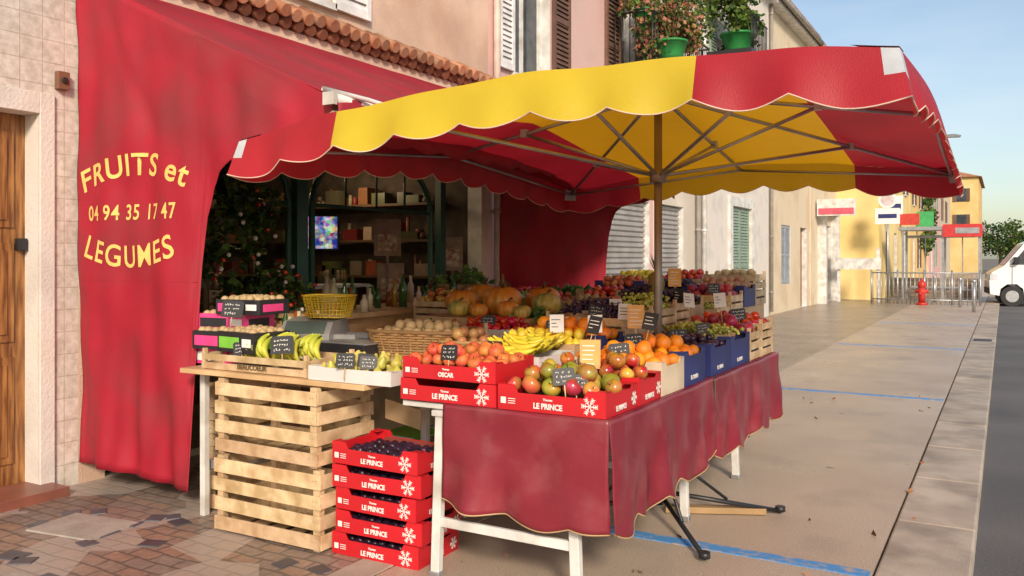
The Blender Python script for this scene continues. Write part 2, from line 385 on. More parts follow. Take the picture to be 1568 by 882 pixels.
cream_s=M('cream_shutter',(.52,.46,.37),.6)
white_s=M('white_shutter',(.76,.74,.72),.5)
m,nt,p,co=base('door_wood')
mp=nt.nodes.new('ShaderNodeMapping'); mp.inputs['Scale'].default_value=(1,6,.6); nt.links.new(co,mp.inputs[0])
nt.links.new(mixn(nt,(.13,.045,.014),(.40,.18,.055),noise(nt,mp.outputs[0],6,8)),p.inputs['Base Color']); p.inputs['Roughness'].default_value=.4; doorw=m
B=building('tiled_house',X0,-9,3.55,8.4,[(2.15,3.27,.05,2.5,'door'),(-3,-1.8,.9,2.4,'win'),(-3,-2,4.1,5.7,'win',1),(.8,1.8,5.0,6.6,'win',1)],tilew,white_s,doorw,plaster_w)
g=MB(); g.box(X0+.001,X0+.025,3.27,3.37,0,2.64,0); g.box(X0+.002,X0+.023,2.0,3.27,2.5,2.64,0)
g.box(X0-.2,X0+.22,2.1,3.35,-.01,.06,1)
g.box(X0+.001,X0+.05,3.38,3.46,2.68,2.80,2); g.cyl((X0+.05,3.42,2.74),(X0+.065,3.42,2.74),.022,.022,10,3)
g.box(X0-.14,X0-.125,2.66,2.70,1.0,1.25,3); g.cyl((X0-.13,2.68,1.12),(X0-.07,2.68,1.12),.012,.012,8,3); g.cyl((X0-.075,2.62,1.12),(X0-.075,2.70,1.12),.012,.012,8,3)
g.box(X0-.15,X0-.10,3.2,3.26,1.60,1.68,3)
g.obj('door_surround',[plaster_w,M('red_step_tile',(.26,.09,.06),.4,dirt=(.12,.08,.06)),M('brown_box',(.2,.09,.05),.5),blackm],B,bevel=.004)
B=building('shop_house',X0,3.55,8.9,8.6,[(3.75,8.75,0,2.95,'open'),(5.15,6.05,3.95,5.6,'win'),(7.2,8.1,5.6,7.2,'win',1)],peach,white_s,doorw)
g=MB(); shutter(g,X0+.02,6.08,6.6,3.9,5.6,0); shutter(g,X0+.02,4.55,5.12,3.9,5.6,0); g.obj('window_shutters',[white_s],B)
g=MB(); y_=3.6
while y_<8.95:
    j=U(-.015,.015)
    g.cyl((X0-.02,y_,3.76+j),(X0+.25+U(-.015,.015),y_,3.64+j),.066,.056,10,0,True)
    g.cyl((X0-.02,y_+.075,3.66),(X0+.19,y_+.075,3.56),.05,.05,10,1,True); y_+=.15
g.box(X0+.001,X0+.12,3.56,8.88,3.45,3.53,2)
g.obj('tile_cornice',[terra,M('terracotta_dark',(.2,.07,.035),.85,island=.3),peach],B)
# shop interior
P=E('shop_interior')
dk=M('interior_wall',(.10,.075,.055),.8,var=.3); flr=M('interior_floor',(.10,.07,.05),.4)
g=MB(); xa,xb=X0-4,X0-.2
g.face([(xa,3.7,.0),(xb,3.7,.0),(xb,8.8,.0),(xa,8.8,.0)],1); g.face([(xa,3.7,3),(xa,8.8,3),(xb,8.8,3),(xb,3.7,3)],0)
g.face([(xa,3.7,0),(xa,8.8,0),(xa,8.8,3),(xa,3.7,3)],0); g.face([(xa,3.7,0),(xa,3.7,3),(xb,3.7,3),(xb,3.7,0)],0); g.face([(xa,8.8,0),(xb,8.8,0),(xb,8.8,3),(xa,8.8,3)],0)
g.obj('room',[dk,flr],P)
g=MB(); 
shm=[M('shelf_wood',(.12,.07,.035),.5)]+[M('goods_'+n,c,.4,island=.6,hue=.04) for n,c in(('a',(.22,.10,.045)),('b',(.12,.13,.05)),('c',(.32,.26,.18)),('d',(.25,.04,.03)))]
def fill_shelf(horizontal,n,fixed,start,step,zz):
    k=0
    while k<n:
        q=start+k*step; h=U(.08,.28); mi_=random.choice((1,2,3,4)); t=R()
        if horizontal: cx,cy_=q,fixed
        else: cx,cy_=fixed,q
        if t<.35: g.cyl((cx,cy_,zz+.031),(cx,cy_,zz+.031+h),step*.4,step*.3,8,mi_); k+=1
        elif t<.7:
            w=U(.8,1.6)*step; g.box(cx-(w if horizontal else .08),cx+(w if horizontal else .08),cy_-(.08 if horizontal else w),cy_+(.08 if horizontal else w),zz+.031,zz+.031+h*.8,mi_); k+=2.2
        elif t<.88:
            for q2 in range(7): g.lathe([(0,-1),(.75,-.65),(1,0),(.75,.65),(0,1)],(cx+U(-.06,.06),cy_+U(-.06,.06),zz+.06+U(0,.08)),.035,None,7,mi_)
            k+=1.6
        else: k+=1.5
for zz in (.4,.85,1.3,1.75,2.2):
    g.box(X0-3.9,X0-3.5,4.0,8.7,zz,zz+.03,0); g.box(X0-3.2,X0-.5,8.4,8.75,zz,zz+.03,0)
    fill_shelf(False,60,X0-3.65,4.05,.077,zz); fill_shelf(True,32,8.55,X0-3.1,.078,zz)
for k in range(9):
    x,y_=X0-U(1.2,2.6),4.6+k*.45; g.box(x-.2,x+.2,y_-.16,y_+.16,0,1.2,random.choice((0,3)))
    for q in range(10): g.lathe([(0,0),(1,0),(1,4),(.4,5),(.4,6.5),(0,6.5)],(x+U(-.15,.15),y_+U(-.12,.12),1.2),.03,None,8,random.choice((1,2,3)))
g.obj('shelves',shm,P)
lampm=M('lamp_glass',(1,.8,.5),.3,emit=5); g=MB()
for (x,y_) in((X0-1.3,6.4),(X0-1.6,7.9)):
    g.lathe([(math.sin(math.pi*k/7)*1.0,-math.cos(math.pi*k/7)*.5) for k in range(8)],(x,y_,2.70),.09,None,14,0); g.cyl((x,y_,2.73),(x,y_,3.0),.01,.01,6,1)
    l=bpy.data.lights.new('ceiling_lamp_light','POINT'); l.energy=13; l.color=(1,.72,.42); l.shadow_soft_size=.12; o=bpy.data.objects.new('ceiling_lamp_light',l); o.location=(x,y_,2.5); o.parent=P; sc.collection.objects.link(o)
g.obj('ceiling_lamps',[lampm,blackm],P)
g=MB(); dg=M('dark_green_paint',(.02,.09,.06),.4)
for yc,w in ((6.9,.95),(4.75,.9)):
    pts=[(X0-.12,yc+w*math.cos(t),2.05+.6*math.sin(t)) for t in [math.pi*k/20 for k in range(21)]]
    g.tube([(X0-.12,yc+w,0)]+pts+[(X0-.12,yc-w,0)],.03,8,0)
    for q in(-.5,0,.5): g.cyl((X0-.12,yc+q*w,2.05),(X0-.12,yc+q*w,2.05+.6*math.sqrt(1-q*q)),.012,.012,6,0)
    g.cyl((X0-.12,yc-w,2.05),(X0-.12,yc+w,2.05),.02,.02,6,0)
g.box(X0-.16,X0-.08,5.72,5.86,0,2.95,0); g.box(X0-.16,X0-.08,8.0,8.1,0,2.95,0)
g.obj('shopfront_frame',[dg],P)
# tall decorated tree / garland standing at the shop front
PT=E('decorated_christmas_tree'); g=MB()
for k in range(64):
    z=U(.9,2.75); hw=.62*(1-(z-.9)/2.6)+.12; y_=4.45+U(-1,1)*hw*1.25; xx=X0+.2+U(-.6,1)*hw*.35
    g.leaves((xx,y_,z),(.13,.15,.15),46,.08,(0,0,0,1))
    if k%2==0:
        for _ in range(3): 
            q=Vector((xx+U(.05,.17),y_+U(-.15,.15),z+U(-.15,.15))); g.lathe([(0,-1),(.7,-.7),(1,0),(.7,.7),(0,1)],q,.018,None,8,random.choice((2,3)))
for k in range(10): g.leaves((X0+.1,5.1+k*.07,2.6-.02*k),(.1,.12,.18),40,.08,(0,0,1))
g.cyl((X0+.2,4.45,0),(X0+.2,4.45,2.7),.035,.01,8,4)
for k in range(9): a=U(0,6.28); z=1+k*.18; g.tube([(X0+.2,4.45,z),(X0+.2+.2*math.cos(a),4.45+.4*math.sin(a),z+.12)],[.012,.004],5,4)
g.obj('branches_and_baubles',[leafA,leafB,FR['tomato'],white_t,stem],PT)
g=MB(); T=Matrix.Translation((-6.35,6.75,1.82))@Matrix.Rotation(math.radians(32),4,'Z')
g.box(-.27,.27,0,.04,-.19,.19,0,T); g.face([T@Vector(q) for q in((-.25,-.004,-.17),(.25,-.004,-.17),(.25,-.004,.17),(-.25,-.004,.17))],1)
g.cyl(T@Vector((0,.03,.19)),T@Vector((0,.03,1.17)),.015,.015,8,0)
m,nt,p,co=base('tv_picture'); 
vv=nt.nodes.new('ShaderNodeTexVoronoi'); vv.inputs['Scale'].default_value=26; nt.links.new(co,vv.inputs['Vector'])
hs=nt.nodes.new('ShaderNodeHueSaturation'); hs.inputs['Saturation'].default_value=.9; nt.links.new(vv.outputs['Color'],hs.inputs['Color'])
cc=mixn(nt,hs.outputs[0],(.02,.04,.35),noise(nt,co,9,3,.4,.6)); nt.links.new(cc,p.inputs['Base Color']); nt.links.new(cc,p.inputs['Emission Color']); p.inputs['Emission Strength'].default_value=.7
g.obj('television',[blackm,m],P)
post=M('poster_paper',(.32,.22,.15),.7,c2=(.2,.12,.09),ns=14)
g=MB()
for (x,y_,z,w,h) in ((-5.2,6.55,1.75,.26,.36),(-5.2,6.6,1.32,.26,.36),(-5.62,8.3,1.6,.24,.4)):
    T=Matrix.Translation((x,y_,z))@Matrix.Rotation(math.radians(35),4,'Z'); g.box(-w/2,w/2,0,.01,-h/2,h/2,0,T); g.box(-w/2+.04,w/2-.04,-.004,0,-h/2+.05,h/2-.15,1,T)
    g.cyl(T@Vector((0,.012,-z)),T@Vector((0,.012,h/2)),.012,.012,6,0)
g.obj('posters',[post,M('poster_ink',(.25,.06,.05),.7,c2=(.5,.42,.3),ns=20)],P)
B=building('pink_house',X0,8.9,14.6,8.6,[(9.5,10.55,3.95,5.9,'win'),(13.0,13.7,4.05,5.9,'win'),(11.2,16.0-1.6,.0,2.55,'roll'),(9.6,10.6,6.8,8.0,'win',1)],pinkr,brown_s,doorw)
g=MB(); shutter(g,X0+.02,10.58,11.1,3.95,5.9,0); shutter(g,X0+.02,12.4,12.97,4.05,5.9,0); shutter(g,X0+.02,13.73,14.3,4.05,5.9,0); shutter(g,X0+.02,9.1,9.47,3.95,5.9,1)
g.obj('window_shutters',[brown_s,white_s],B); pipe(B,X0+.07,9.0,.1,8.4,M('beige_pipe',(.6,.46,.38),.5))
B=building('narrow_house',X0+.02,14.6,17.6,8.5,[(15.0,15.9,4.3,6.1,'win'),(14.75,16.2,0,2.55,'roll')],paleb,teal_s,doorw); pipe(B,X0+.1,16.9,.1,8.4,M('grey_pipe',(.35,.33,.3),.5)); pipe(B,X0+.1,17.3,.1,8.4,white)
B=building('white_house',X0+.04,17.6,23.1,8.7,[(19.5,21.2,.0,2.75,'shut'),(18.3,19.2,4.6,6.4,'win',1),(21.3,22.1,4.6,6.4,'win',1)],plaster_w,green_s,doorw)
g=MB(); g.box(X0+.041,X0+.1,19.25,19.49,0,2.98,0); g.box(X0+.041,X0+.1,21.21,21.45,0,2.98,0); g.box(X0+.042,X0+.098,19.49,21.21,2.76,2.98,0); g.obj('door_surround',[white],B)
B=building('cream_house',X0,23.1,28.9,8.6,[(24.8,26,.8,2.5,'shut'),(27.4,28.4,.0,2.5,'door'),(24.6,25.5,4.6,6.4,'win',1),(27,27.9,4.6,6.4,'win',1)],cream,M('blue_grey_shutter',(.3,.33,.36),.6),doorw); pipe(B,X0+.08,23.3,.1,8.4,M('grey_pipe',(.3,.28,.26),.5))
B=building('corner_house',X0+.03,28.9,33.9,8.5,[(30.4,32.6,.0,2.7,'roll'),(29.8,30.7,4.6,6.4,'win',1),(32,32.9,4.6,6.4,'win',1)],cream,cream_s,doorw)
g=MB(); g.box(X0+.031,X0+.3,30.1,30.35,0,3.1,0); g.box(X0+.031,X0+.3,32.65,32.9,0,3.1,0); g.box(X0+.031,X0+.35,30.0,33,3.12,3.3,0)
g.box(X0+.1,X0+1.3,29.6,29.7,2.95,3.5,0); g.box(X0+.15,X0+1.25,29.58,29.6,3.0,3.2,1); g.obj('shop_sign',[white,M('sign_pink',(.6,.1,.15),.5)],B)
B=building('yellow_house',-4.0,33.9,46,8.6,[(36,37,.9,2.6,'shut'),(39,40,0,2.6,'door'),(42,44,0,2.7,'roll'),(36,37,4.5,6.2,'win',1),(39.5,40.5,4.5,6.2,'win',1),(43,44,4.5,6.2,'win',1)],yellowr,brown_s,doorw)
B=building('ochre_house',-4.05,46,57,7.9,[(48,49,0,2.6,'door'),(51,52,1,2.6,'win',1),(48,49,4.3,6,'win',1),(52,53,4.3,6,'win',1)],ochre,brown_s,doorw)
B=building('pink_house',-3.95,57,68,8.8,[(59,60,0,2.6,'door'),(62,63,1,2.6,'win',1),(59,60,4.6,6.2,'win',1),(63,64,4.6,6.2,'win',1)],pinkr,green_s,doorw)
B=building('cream_house',-4.0,68,82,7.6,[(70,71,4.3,6,'win',1),(75,76,4.3,6,'win',1)],cream,brown_s,doorw)
P=E('ochre_house'); g=MB(); g.box(-9,-2.2,96,112,-.1,9.6,0); g.prism([(-9.3,9.61),(-1.9,9.61),(-5.6,10.6)],95.6,112.4,'y',1)
for x in (-7.6,-5.6,-3.7):
    for z in (4.6,7.2): g.box(x-.4,x+.4,95.93,95.99,z,z+1.3,2); g.box(x-.75,x-.42,95.9,95.99,z,z+1.3,3); g.box(x+.42,x+.75,95.9,95.99,z,z+1.3,3)
g.obj('walls',[ochre,terra,glass,brown_s],P)
# hanging shop signs along the far street
P=E('hanging_shop_sign'); g=MB(); g.box(-3.99,-3.3,35.0,35.08,3.2,3.9,0); g.box(-3.93,-3.36,34.985,34.999,3.4,3.6,1); g.obj('sign',[white_t,bluebox],P)
P=E('hanging_shop_sign'); g=MB(); g.box(-3.99,-3.2,41.0,41.08,3.0,3.5,0); g.obj('sign',[M('sign_red2',(.5,.05,.04),.4)],P)
P=E('hanging_shop_sign'); g=MB(); g.box(-4.0,-3.2,49.6,49.7,3.0,4.0,0); g.obj('sign',[M('sign_green',(.05,.35,.12),.4)],P)
for i,(a,b,h,w) in enumerate(((16,27,7.5,cream),(90,104,6.5,ochre))):
    P=E('street_house'); g=MB(); g.box(12+i*2,20,a+40,b+40,-.1,h,0); g.prism([(11.6+i*2,h+.01),(20.4,h+.01),(16,h+1.5)],a+39.6,b+40.4,'y',1); g.obj('walls',[w,terra],P)
# ---------------------------------------------------------------- balcony with plants
P=E('balcony'); g=MB()
g.box(X0+.002,X0+.75,12.6,15.6,4.52,4.62,0)
for k in range(27): g.cyl((X0+.73,12.63+k*.112,4.62),(X0+.73,12.63+k*.112,5.45),.01,.01,6,1)
g.cyl((X0+.73,12.62,5.45),(X0+.73,15.58,5.45),.018,.018,8,1)
for k in range(6): 
    for yy in (12.62,15.58): g.cyl((X0+.1+k*.125,yy,4.62),(X0+.1+k*.125,yy,5.45),.01,.01,6,1)
for yy in (12.62,15.58): g.cyl((X0,yy,5.45),(X0+.73,yy,5.45),.018,.018,8,1)
g.obj('slab_and_railing',[plaster_w,blackm],P)
def planter(name,c,r,n,mi,extra=None,s=.1):
    P=E(name); g=MB(); x,y_,z=c
    g.lathe([(.0,0),(.6,0),(.7,.2),(1,1),(1.05,1.0),(1.05,1.12),(.9,1.12),(.85,.95),(0,.95)],(x,y_,z),r*.6,None,16,0); g.obj('pot',[M('green_pot',(.03,.25,.06),.5)],P)
    g=MB()
    for k in range(14):
        q=(x+U(-.8,.8)*r,y_+U(-1.2,1.2)*r*1.1,z+r*.9+U(-.7,1.1)*r); g.leaves(q,(r*.45,r*.5,r*.45),n//14,s,mi,.3)
        g.tube([(x,y_,z+r*.5),((x+q[0])/2,(y_+q[1])/2,z+r*.9),q],[.012,.008,.004],5,3)
    for k in range(12): 
        q=Vector((x+U(-.9,.9)*r,y_+U(-1.4,1.4)*r,z+r*U(1.6,2.7))); g.tube([(x,y_,z+r*.6),(Vector((x,y_,z+r))+q)/2+Vector((0,0,.06)),q],[.008,.005,.002],5,3); g.leaves(q,(.08,.08,.14),14,s,mi,0)
    g.obj('foliage',[leafA,leafB,leafC,stem],P)
planter('potted_geranium',(-4.62,13.05,4.72),.44,1500,(0,1,2,2),s=.075)
planter('potted_geranium',(-4.85,13.6,4.95),.42,1200,(2,1,2),s=.075)
planter('potted_shrub',(X0+.6,14.6,5.25),.45,1300,(0,1,1),s=.08)
planter('potted_shrub',(X0+.5,12.9,5.3),.35,800,(1,1,2),s=.075)
planter('potted_fern',(X0+.55,18.2,5.95),.6,1500,(0,1,1),s=.12)
g=MB(); g.box(X0+.041,X0+1.0,17.6,19.0,5.8,5.9); 
for k in range(12): g.cyl((X0+.98,17.65+k*.12,5.9),(X0+.98,17.65+k*.12,6.6),.012,.012,6)
g.cyl((X0+.98,17.62,6.6),(X0+.98,19,6.6),.018,.018,6)
g.obj('balcony',[blackm])
# ---------------------------------------------------------------- awning
P=E('shop_awning'); YA,YB=3.53,9.0
def ztop(x): return 3.5-.462*(x+5.5)
bot=[(-5.48,.15),(-5.2,.15),(-5.0,.145),(-4.8,.13),(-4.6,.12),(-4.42,.11),(-4.33,.11),(-4.27,1.5),(-4.235,1.8),(-4.18,1.98),(-4.11,2.07),(-4.0,2.13),(-3.85,2.15),(-3.67,2.16),(-3.5,2.2),(-3.35,2.27),(-3.18,2.36)]
def lin(tab,x):
    x=max(tab[0][0],min(tab[-1][0],x))
    for (a,b),(c_,d) in zip(tab,tab[1:]):
        if x<=c_: return b+(d-b)*(x-a)/(c_-a)
    return tab[-1][1]
def cloth_off(x,z):
    v_=(ztop(x)-z)/max(.2,ztop(x)-.12)
    low=max(0,min(1,(1.5-z)/1.2))
    amp=.018*(1-.2*v_); w=math.sin(x*9+math.sin(z*1.3)*1.6)*amp+math.sin(x*23+z*1.8)*.006+.012*math.sin(z*3.1+x*2.5)+.005*math.sin(z*11+x*8)
    w+=low*(.020*math.sin(x*15+z*2.2)+.008*math.sin(x*34-z*3))
    w+=.03*math.exp(-((x+4.3-(2.3-z)*.12)/.12)**2)+.012*math.exp(-((x+4.75+(z-2.4)*.5)/.07)**2)*max(0,min(1,(z-2.1)*2))
    return w*min(1,max(.2,v_*12))
def side(y,far):
    g=MB(); xs=[]
    for (a,_),(b,_) in zip(bot,bot[1:]):
        n=max(1,int((b-a)/.02)); xs+=[a+(b-a)*k/n for k in range(n)]
    xs.append(bot[-1][0]); N=60
    def fn(u,v_):
        x=xs[int(round(u*(len(xs)-1)))]; zb=lin(bot,x); zt=ztop(x); xx=x
        if far: xx=x+.3*max(0,min(1,(x+5.5)/1.2)) if x<-4.3 else x+.3*(1-(x+4.3)/1.12)
        z=zt+(zb-zt)*v_
        return (xx,y+cloth_off(x,z),z)
    g.grid(fn,len(xs)-1,N); return g.obj('side_curtain',[red_f],P,solid=.003)
side(YA,False); side(YB,True)
cy=lambda x,z: YA+cloth_off(x,z)
g=MB()
g.tube([(x,cy(x,1.40)-.0015,1.40) for x in [-5.46+k*.03 for k in range(40)]],.0025,5,0)
g.tube([(-4.26,cy(-4.26,z)-.0015,z) for z in [1.65+k*.04 for k in range(31)]],.0025,5,0)
g.tube([(x,cy(x,lin(bot,x)+.03)-.0015,lin(bot,x)+.03) for x in [-5.46+k*.03 for k in range(37)]],.0022,5,0)
g.obj('seams',[M('seam_thread',(.25,.01,.02),.7)],P)
g=MB(); g.grid(lambda u,v_:(-5.49+2.34*u,YA+(YB-YA)*v_,ztop(-5.49+2.34*u)+.012-.05*math.sin(math.pi*u)*(.5+.5*math.sin(v_*19)**2)),24,60)
g.grid(lambda u,v_:(-3.14+.01*math.sin(v_*60),YA+(YB-YA)*v_,2.43-u*(.2+.03*abs(math.sin(v_*52)))),3,160)
g.obj('canopy_sheet',[red_f],P,solid=.003)
g=MB(); g.cyl((-3.16,YA-.03,2.42),(-3.16,YB+.03,2.42),.03,.03,12); g.cyl((-5.45,YA+.1,3.46),(-5.45,YB,3.46),.05,.05,12)
for y_ in (4.2,6.2,8.4): g.cyl((-5.45,y_,3.4),(-4.3,y_+.6,2.85),.025); g.cyl((-4.3,y_+.6,2.85),(-3.18,y_,2.42),.022)
g.box(-3.20,-3.12,YA-.06,YA-.032,2.38,2.45); g.tube([(-3.2,YA-.06,2.47),(-3.1,YA+.2,2.44),(-2.98,YA+.6,2.38)],.014,8)
g.obj('front_bar',[white],P)
painted('FRUITS et',.20,.98,-4.88,2.09,.10,cy,yel_t,P,.0035)
painted('04 94 35 17 47',.14,.86,-4.89,1.80,.0,cy,yel_t,P,.002)
painted('LEGUMES',.20,.90,-4.91,1.49,-.075,cy,yel_t,P,.0025)
# ---------------------------------------------------------------- umbrella
P=E('market_umbrella'); CX,CY=-1.79,4.83; HX,HY=1.50,1.86
def cz(u,v_):
    a,b=abs(u),abs(v_); mx=max(a,b); 
    if mx<1e-6: return 2.62
    n=min(a,b)/mx
    return 2.13+.47*(1-mx)+.15*mx*(1-n**1.6)-.03*math.sin(math.pi*mx)*abs(math.sin(2*math.atan2(b,a)))+.03*max(0,u)+.07*max(0,u)*max(0,-v_)+.005*math.sin(u*9+v_*5)+.004*math.sin(u*17)*mx
def cp(u,v_): return (CX+HX*u,CY+HY*v_,cz(u,v_))
def iny(x): return 1 if -.57<(x-CX)/HX<.555 else 0
us=sorted(set([-1+2*k/40 for k in range(41)]+[-.57,.555]))
g=MB(); n=len(us)-1
g.grid(lambda a,b:cp(us[int(round(a*n))],-1+2*b),n,40,mf=lambda a,b:iny(CX+HX*((us[int(a*n)]+us[min(n,int(a*n)+1)])/2)))
def edge(t,side):
    q=-1+2*t
    return {'s':(q,-1),'n':(q,1),'w':(-1,q),'e':(1,q)}[side]
outn={'s':(0,-1),'n':(0,1),'w':(-1,0),'e':(1,0)}
for sd in 'snwe':
    L=2*(HX if sd in 'sn' else HY); NS=9 if sd in 'sn' else 11; NN=NS*12; o=outn[sd]
    def dropv(t): return .165+.045*abs(math.sin(math.pi*t*NS))
    def fn(a,b,sd=sd,o=o):
        u,v_=edge(a,sd); x,y_,z=cp(u,v_); d=dropv(a)*b
        wv=.016*math.sin(a*NS*2*math.pi+math.sin(a*9))*b; k=.04*b
        e=min(1,min(a,1-a)*18)
        if sd in 'sn': dx=(1-e)*k*(1 if a>.5 else -1); dy=o[1]*(k+wv*e)
        else: dy=(1-e)*k*(1 if a>.5 else -1); dx=o[0]*(k+wv*e)
        return (x+dx,y_+dy,z-d)
    g.grid(fn,NN,6,mf=lambda a,b,sd=sd:(3 if min(a,1-a)<.022 and b<.55 else (iny(CX+HX*(-1+2*a)) if sd in 'sn' else 0)))
    g.tube([Vector(fn(k/NN,1.0)) for k in range(NN+1)],.0028,5,2)
g.obj('canopy',[red_u,yel_u,pipe_w,grey_u],P)
g=MB()
for su,sv in((-1,-1),(1,-1),(1,1),(-1,1)):
    g.grid(lambda a,b:tuple(Vector(cp(su*(1-.10*a*(1-b*.4)),sv*(1-.08*b*(1-a*.4))))+Vector((0,0,.006))),5,5)
g.obj('corner_patches',[grey_u],P)
g=MB(); g.cyl((CX,CY,.12),(CX,CY,2.58),.024,.024,14,0); g.cyl((CX,CY,2.0),(CX,CY,2.08),.05,.05,14,0); g.cyl((CX,CY,2.5),(CX,CY,2.57),.05,.05,14,0)
ends=[(1,1),(1,-1),(-1,1),(-1,-1),(0,1),(0,-1),(1,0),(-1,0)]
for u,v_ in ends:
    A=Vector((CX,CY,2.53)); Bp=Vector(cp(u*.985,v_*.985))-Vector((0,0,.035)); g.cyl(A,Bp,.012,.012,8,1)
    Mp=A.lerp(Bp,.62); g.cyl((CX,CY,2.04),Mp,.011,.011,8,1); g.box(Mp.x-.02,Mp.x+.02,Mp.y-.02,Mp.y+.02,Mp.z-.02,Mp.z+.03,2)
c4=[(-1,-1),(0,-1),(1,-1),(1,0),(1,1),(0,1),(-1,1),(-1,0)]
for k in range(8):
    a=Vector(cp(*[q*.98 for q in c4[k]]))-Vector((0,0,.045)); b=Vector(cp(*[q*.98 for q in c4[(k+1)%8]]))-Vector((0,0,.045)); g.cyl(a,b,.010,.010,8,1)
g.obj('pole_and_ribs',[bronze,steel,grey_u],P)
g=MB()
for a in (-.9,.6,2.2,3.9):
    e=Vector((CX+math.cos(a)*.75,CY+math.sin(a)*.75,.02)); g.cyl((CX,CY,.16),e,.014,.014,8); g.cyl((CX,CY,.42),(CX+math.cos(a)*.42,CY+math.sin(a)*.42,.10),.01,.01,8); g.cyl(e,e+Vector((0,0,.03)),.03,.03,10)
g.cyl((CX,CY,.08),(CX,CY,.55),.034,.034,14); g.obj('base_stand',[blackm],P)
g=MB(); T=Matrix.Translation((-1.52,5.08,.03))@Matrix.Rotation(.45,4,'Z'); g.box(-.3,.3,-.035,.035,-.025,.012,0,T); g.obj('wooden_plank',[M('old_plank',(.35,.22,.1),.6)],bevel=.003)
# ---------------------------------------------------------------- main table
TX0,TX1,TY0,TY1,TZ=-2.58,-1.47,3.35,6.42,.85
P=E('market_table'); g=MB(); g.box(TX0,TX1-.02,TY0+.02,TY1,TZ-.03,TZ-.002,0)
def trestle(g,x0,x1,y,h,sp=.03,mi=0):
    for x,s in((x0,-1),(x1,1)):
        g.prism([(x+s*sp-.024,0),(x+s*sp+.024,0),(x+.024,h),(x-.024,h)],y-.02,y+.02,'y',mi)
        g.box(x+s*sp-.03,x+s*sp+.03,y-.024,y+.024,-.0,.03,1)
    g.box(x0-.02,x1+.02,y-.012,y+.012,.25,.295,mi); g.box(x0-.04,x1+.04,y-.03,y+.03,h-.03,h-.001,mi)
for y_ in (3.39,4.85,5.95): trestle(g,-2.36,-1.66,y_,TZ-.035)
g.obj('top_and_trestles',[white,steel],P,bevel=.004)
def hang(a,b,axis,fix,zb,ph,out):
    L=abs(b-a)
    def fn(u,v_):
        t=a+(b-a)*u; dr=(TZ+.004-zb(u))*v_
        fold=(math.sin(t*11+ph+math.sin(t*3))+.5*math.sin(t*23+ph*2))*.034*v_**1.2*(.4+.6*math.sin(t*4+ph)**2)+.02*v_+.006+.005*math.sin(t*31+v_*6)*v_+.004*math.sin(t*9-v_*9)
        z=TZ+.004-dr
        return (t,fix+out*fold,z) if axis=='x' else (fix+out*fold,t,z)
    g=MB(); NN=int(L*60); g.grid(fn,NN,22); g.tube([Vector(fn(k/NN,1)) for k in range(NN+1)],.004,5,1); return g
cl=E('tablecloth')
hang(-2.32,-1.462,'x',TY0,lambda u:.385+.02*math.cos(u*5)-.03*abs(math.sin(u*math.pi*2.5)),.4,-1).obj('front_drop',[cloth,kraft],cl,solid=.002)
hang(3.345,4.84,'y',-1.462,lambda u:.37+.07*u-.05*abs(math.sin(u*math.pi*5)),1.9,1).obj('side_drop',[cloth,kraft],cl,solid=.002)
g=MB(); g.box(-2.32,-1.462,3.345,6.42,TZ+.0,TZ+.005,0); g.obj('top_cover',[cloth],cl)
cl=E('tablecloth'); hang(4.87,6.42,'y',-1.455,lambda u:.40+.03*u-.045*abs(math.sin(u*math.pi*5)),.3,1).obj('side_drop',[cloth,kraft],cl,solid=.002)
# ---------------------------------------------------------------- crates and produce
sph=[(math.sin(math.pi*k/7),-math.cos(math.pi*k/7)) for k in range(8)]
PR={'apple':[(0,-.72),(.3,-.82),(.7,-.68),(.95,-.2),(1,.2),(.85,.6),(.5,.8),(.2,.76),(.02,.58)],
 'pear':[(0,-1),(.6,-.9),(.92,-.4),(.8,.1),(.45,.6),(.3,1.05),(.12,1.25),(0,1.25)],
 'lemon':[(0,-1.25),(.25,-1.05),(.75,-.65),(.95,0),(.75,.65),(.25,1.05),(0,1.25)],
 'aub':[(0,-1.9),(.7,-1.6),(.95,-.8),(.8,.2),(.5,1.1),(.25,1.5),(0,1.6)]}
prof={'apple':'apple','mango':'apple','peach':'apple','pear':'pear','lemon':'lemon','aubergine':'aub','pepper':'aub','pom':'apple','tomato':'apple'}
rad={'apple':.042,'mango':.046,'orange':.040,'tomato':.034,'lemon':.03,'grape':.012,'ggrape':.013,'plum':.026,'peach':.036,'pear':.034,'onion':.035,'potato':.035,'gourd':.06,'aubergine':.03,'pepper':.035,'pom':.045,'greens':.05}
def rot(): 
    return Matrix.Rotation(U(0,6.28),3,'Z')@Matrix.Rotation(U(-.9,.9),3,'X')@Matrix.Rotation(U(-.9,.9),3,'Y')
def banana(g,c,L,ang,mi,bend=1,tilt=0):
    pts=[];rs=[]
    for k in range(9):
        t=k/8-.5; q=Vector((t*L,bend*(t*t)*L*.9,0)); q=Matrix.Rotation(tilt,3,'X')@q; q=Matrix.Rotation(ang,3,'Z')@q; pts.append(Vector(c)+q)
        rs.append([.006,.009,.016,.019,.02,.019,.016,.010,.005][k])
    g.tube(pts,rs,7,mi)
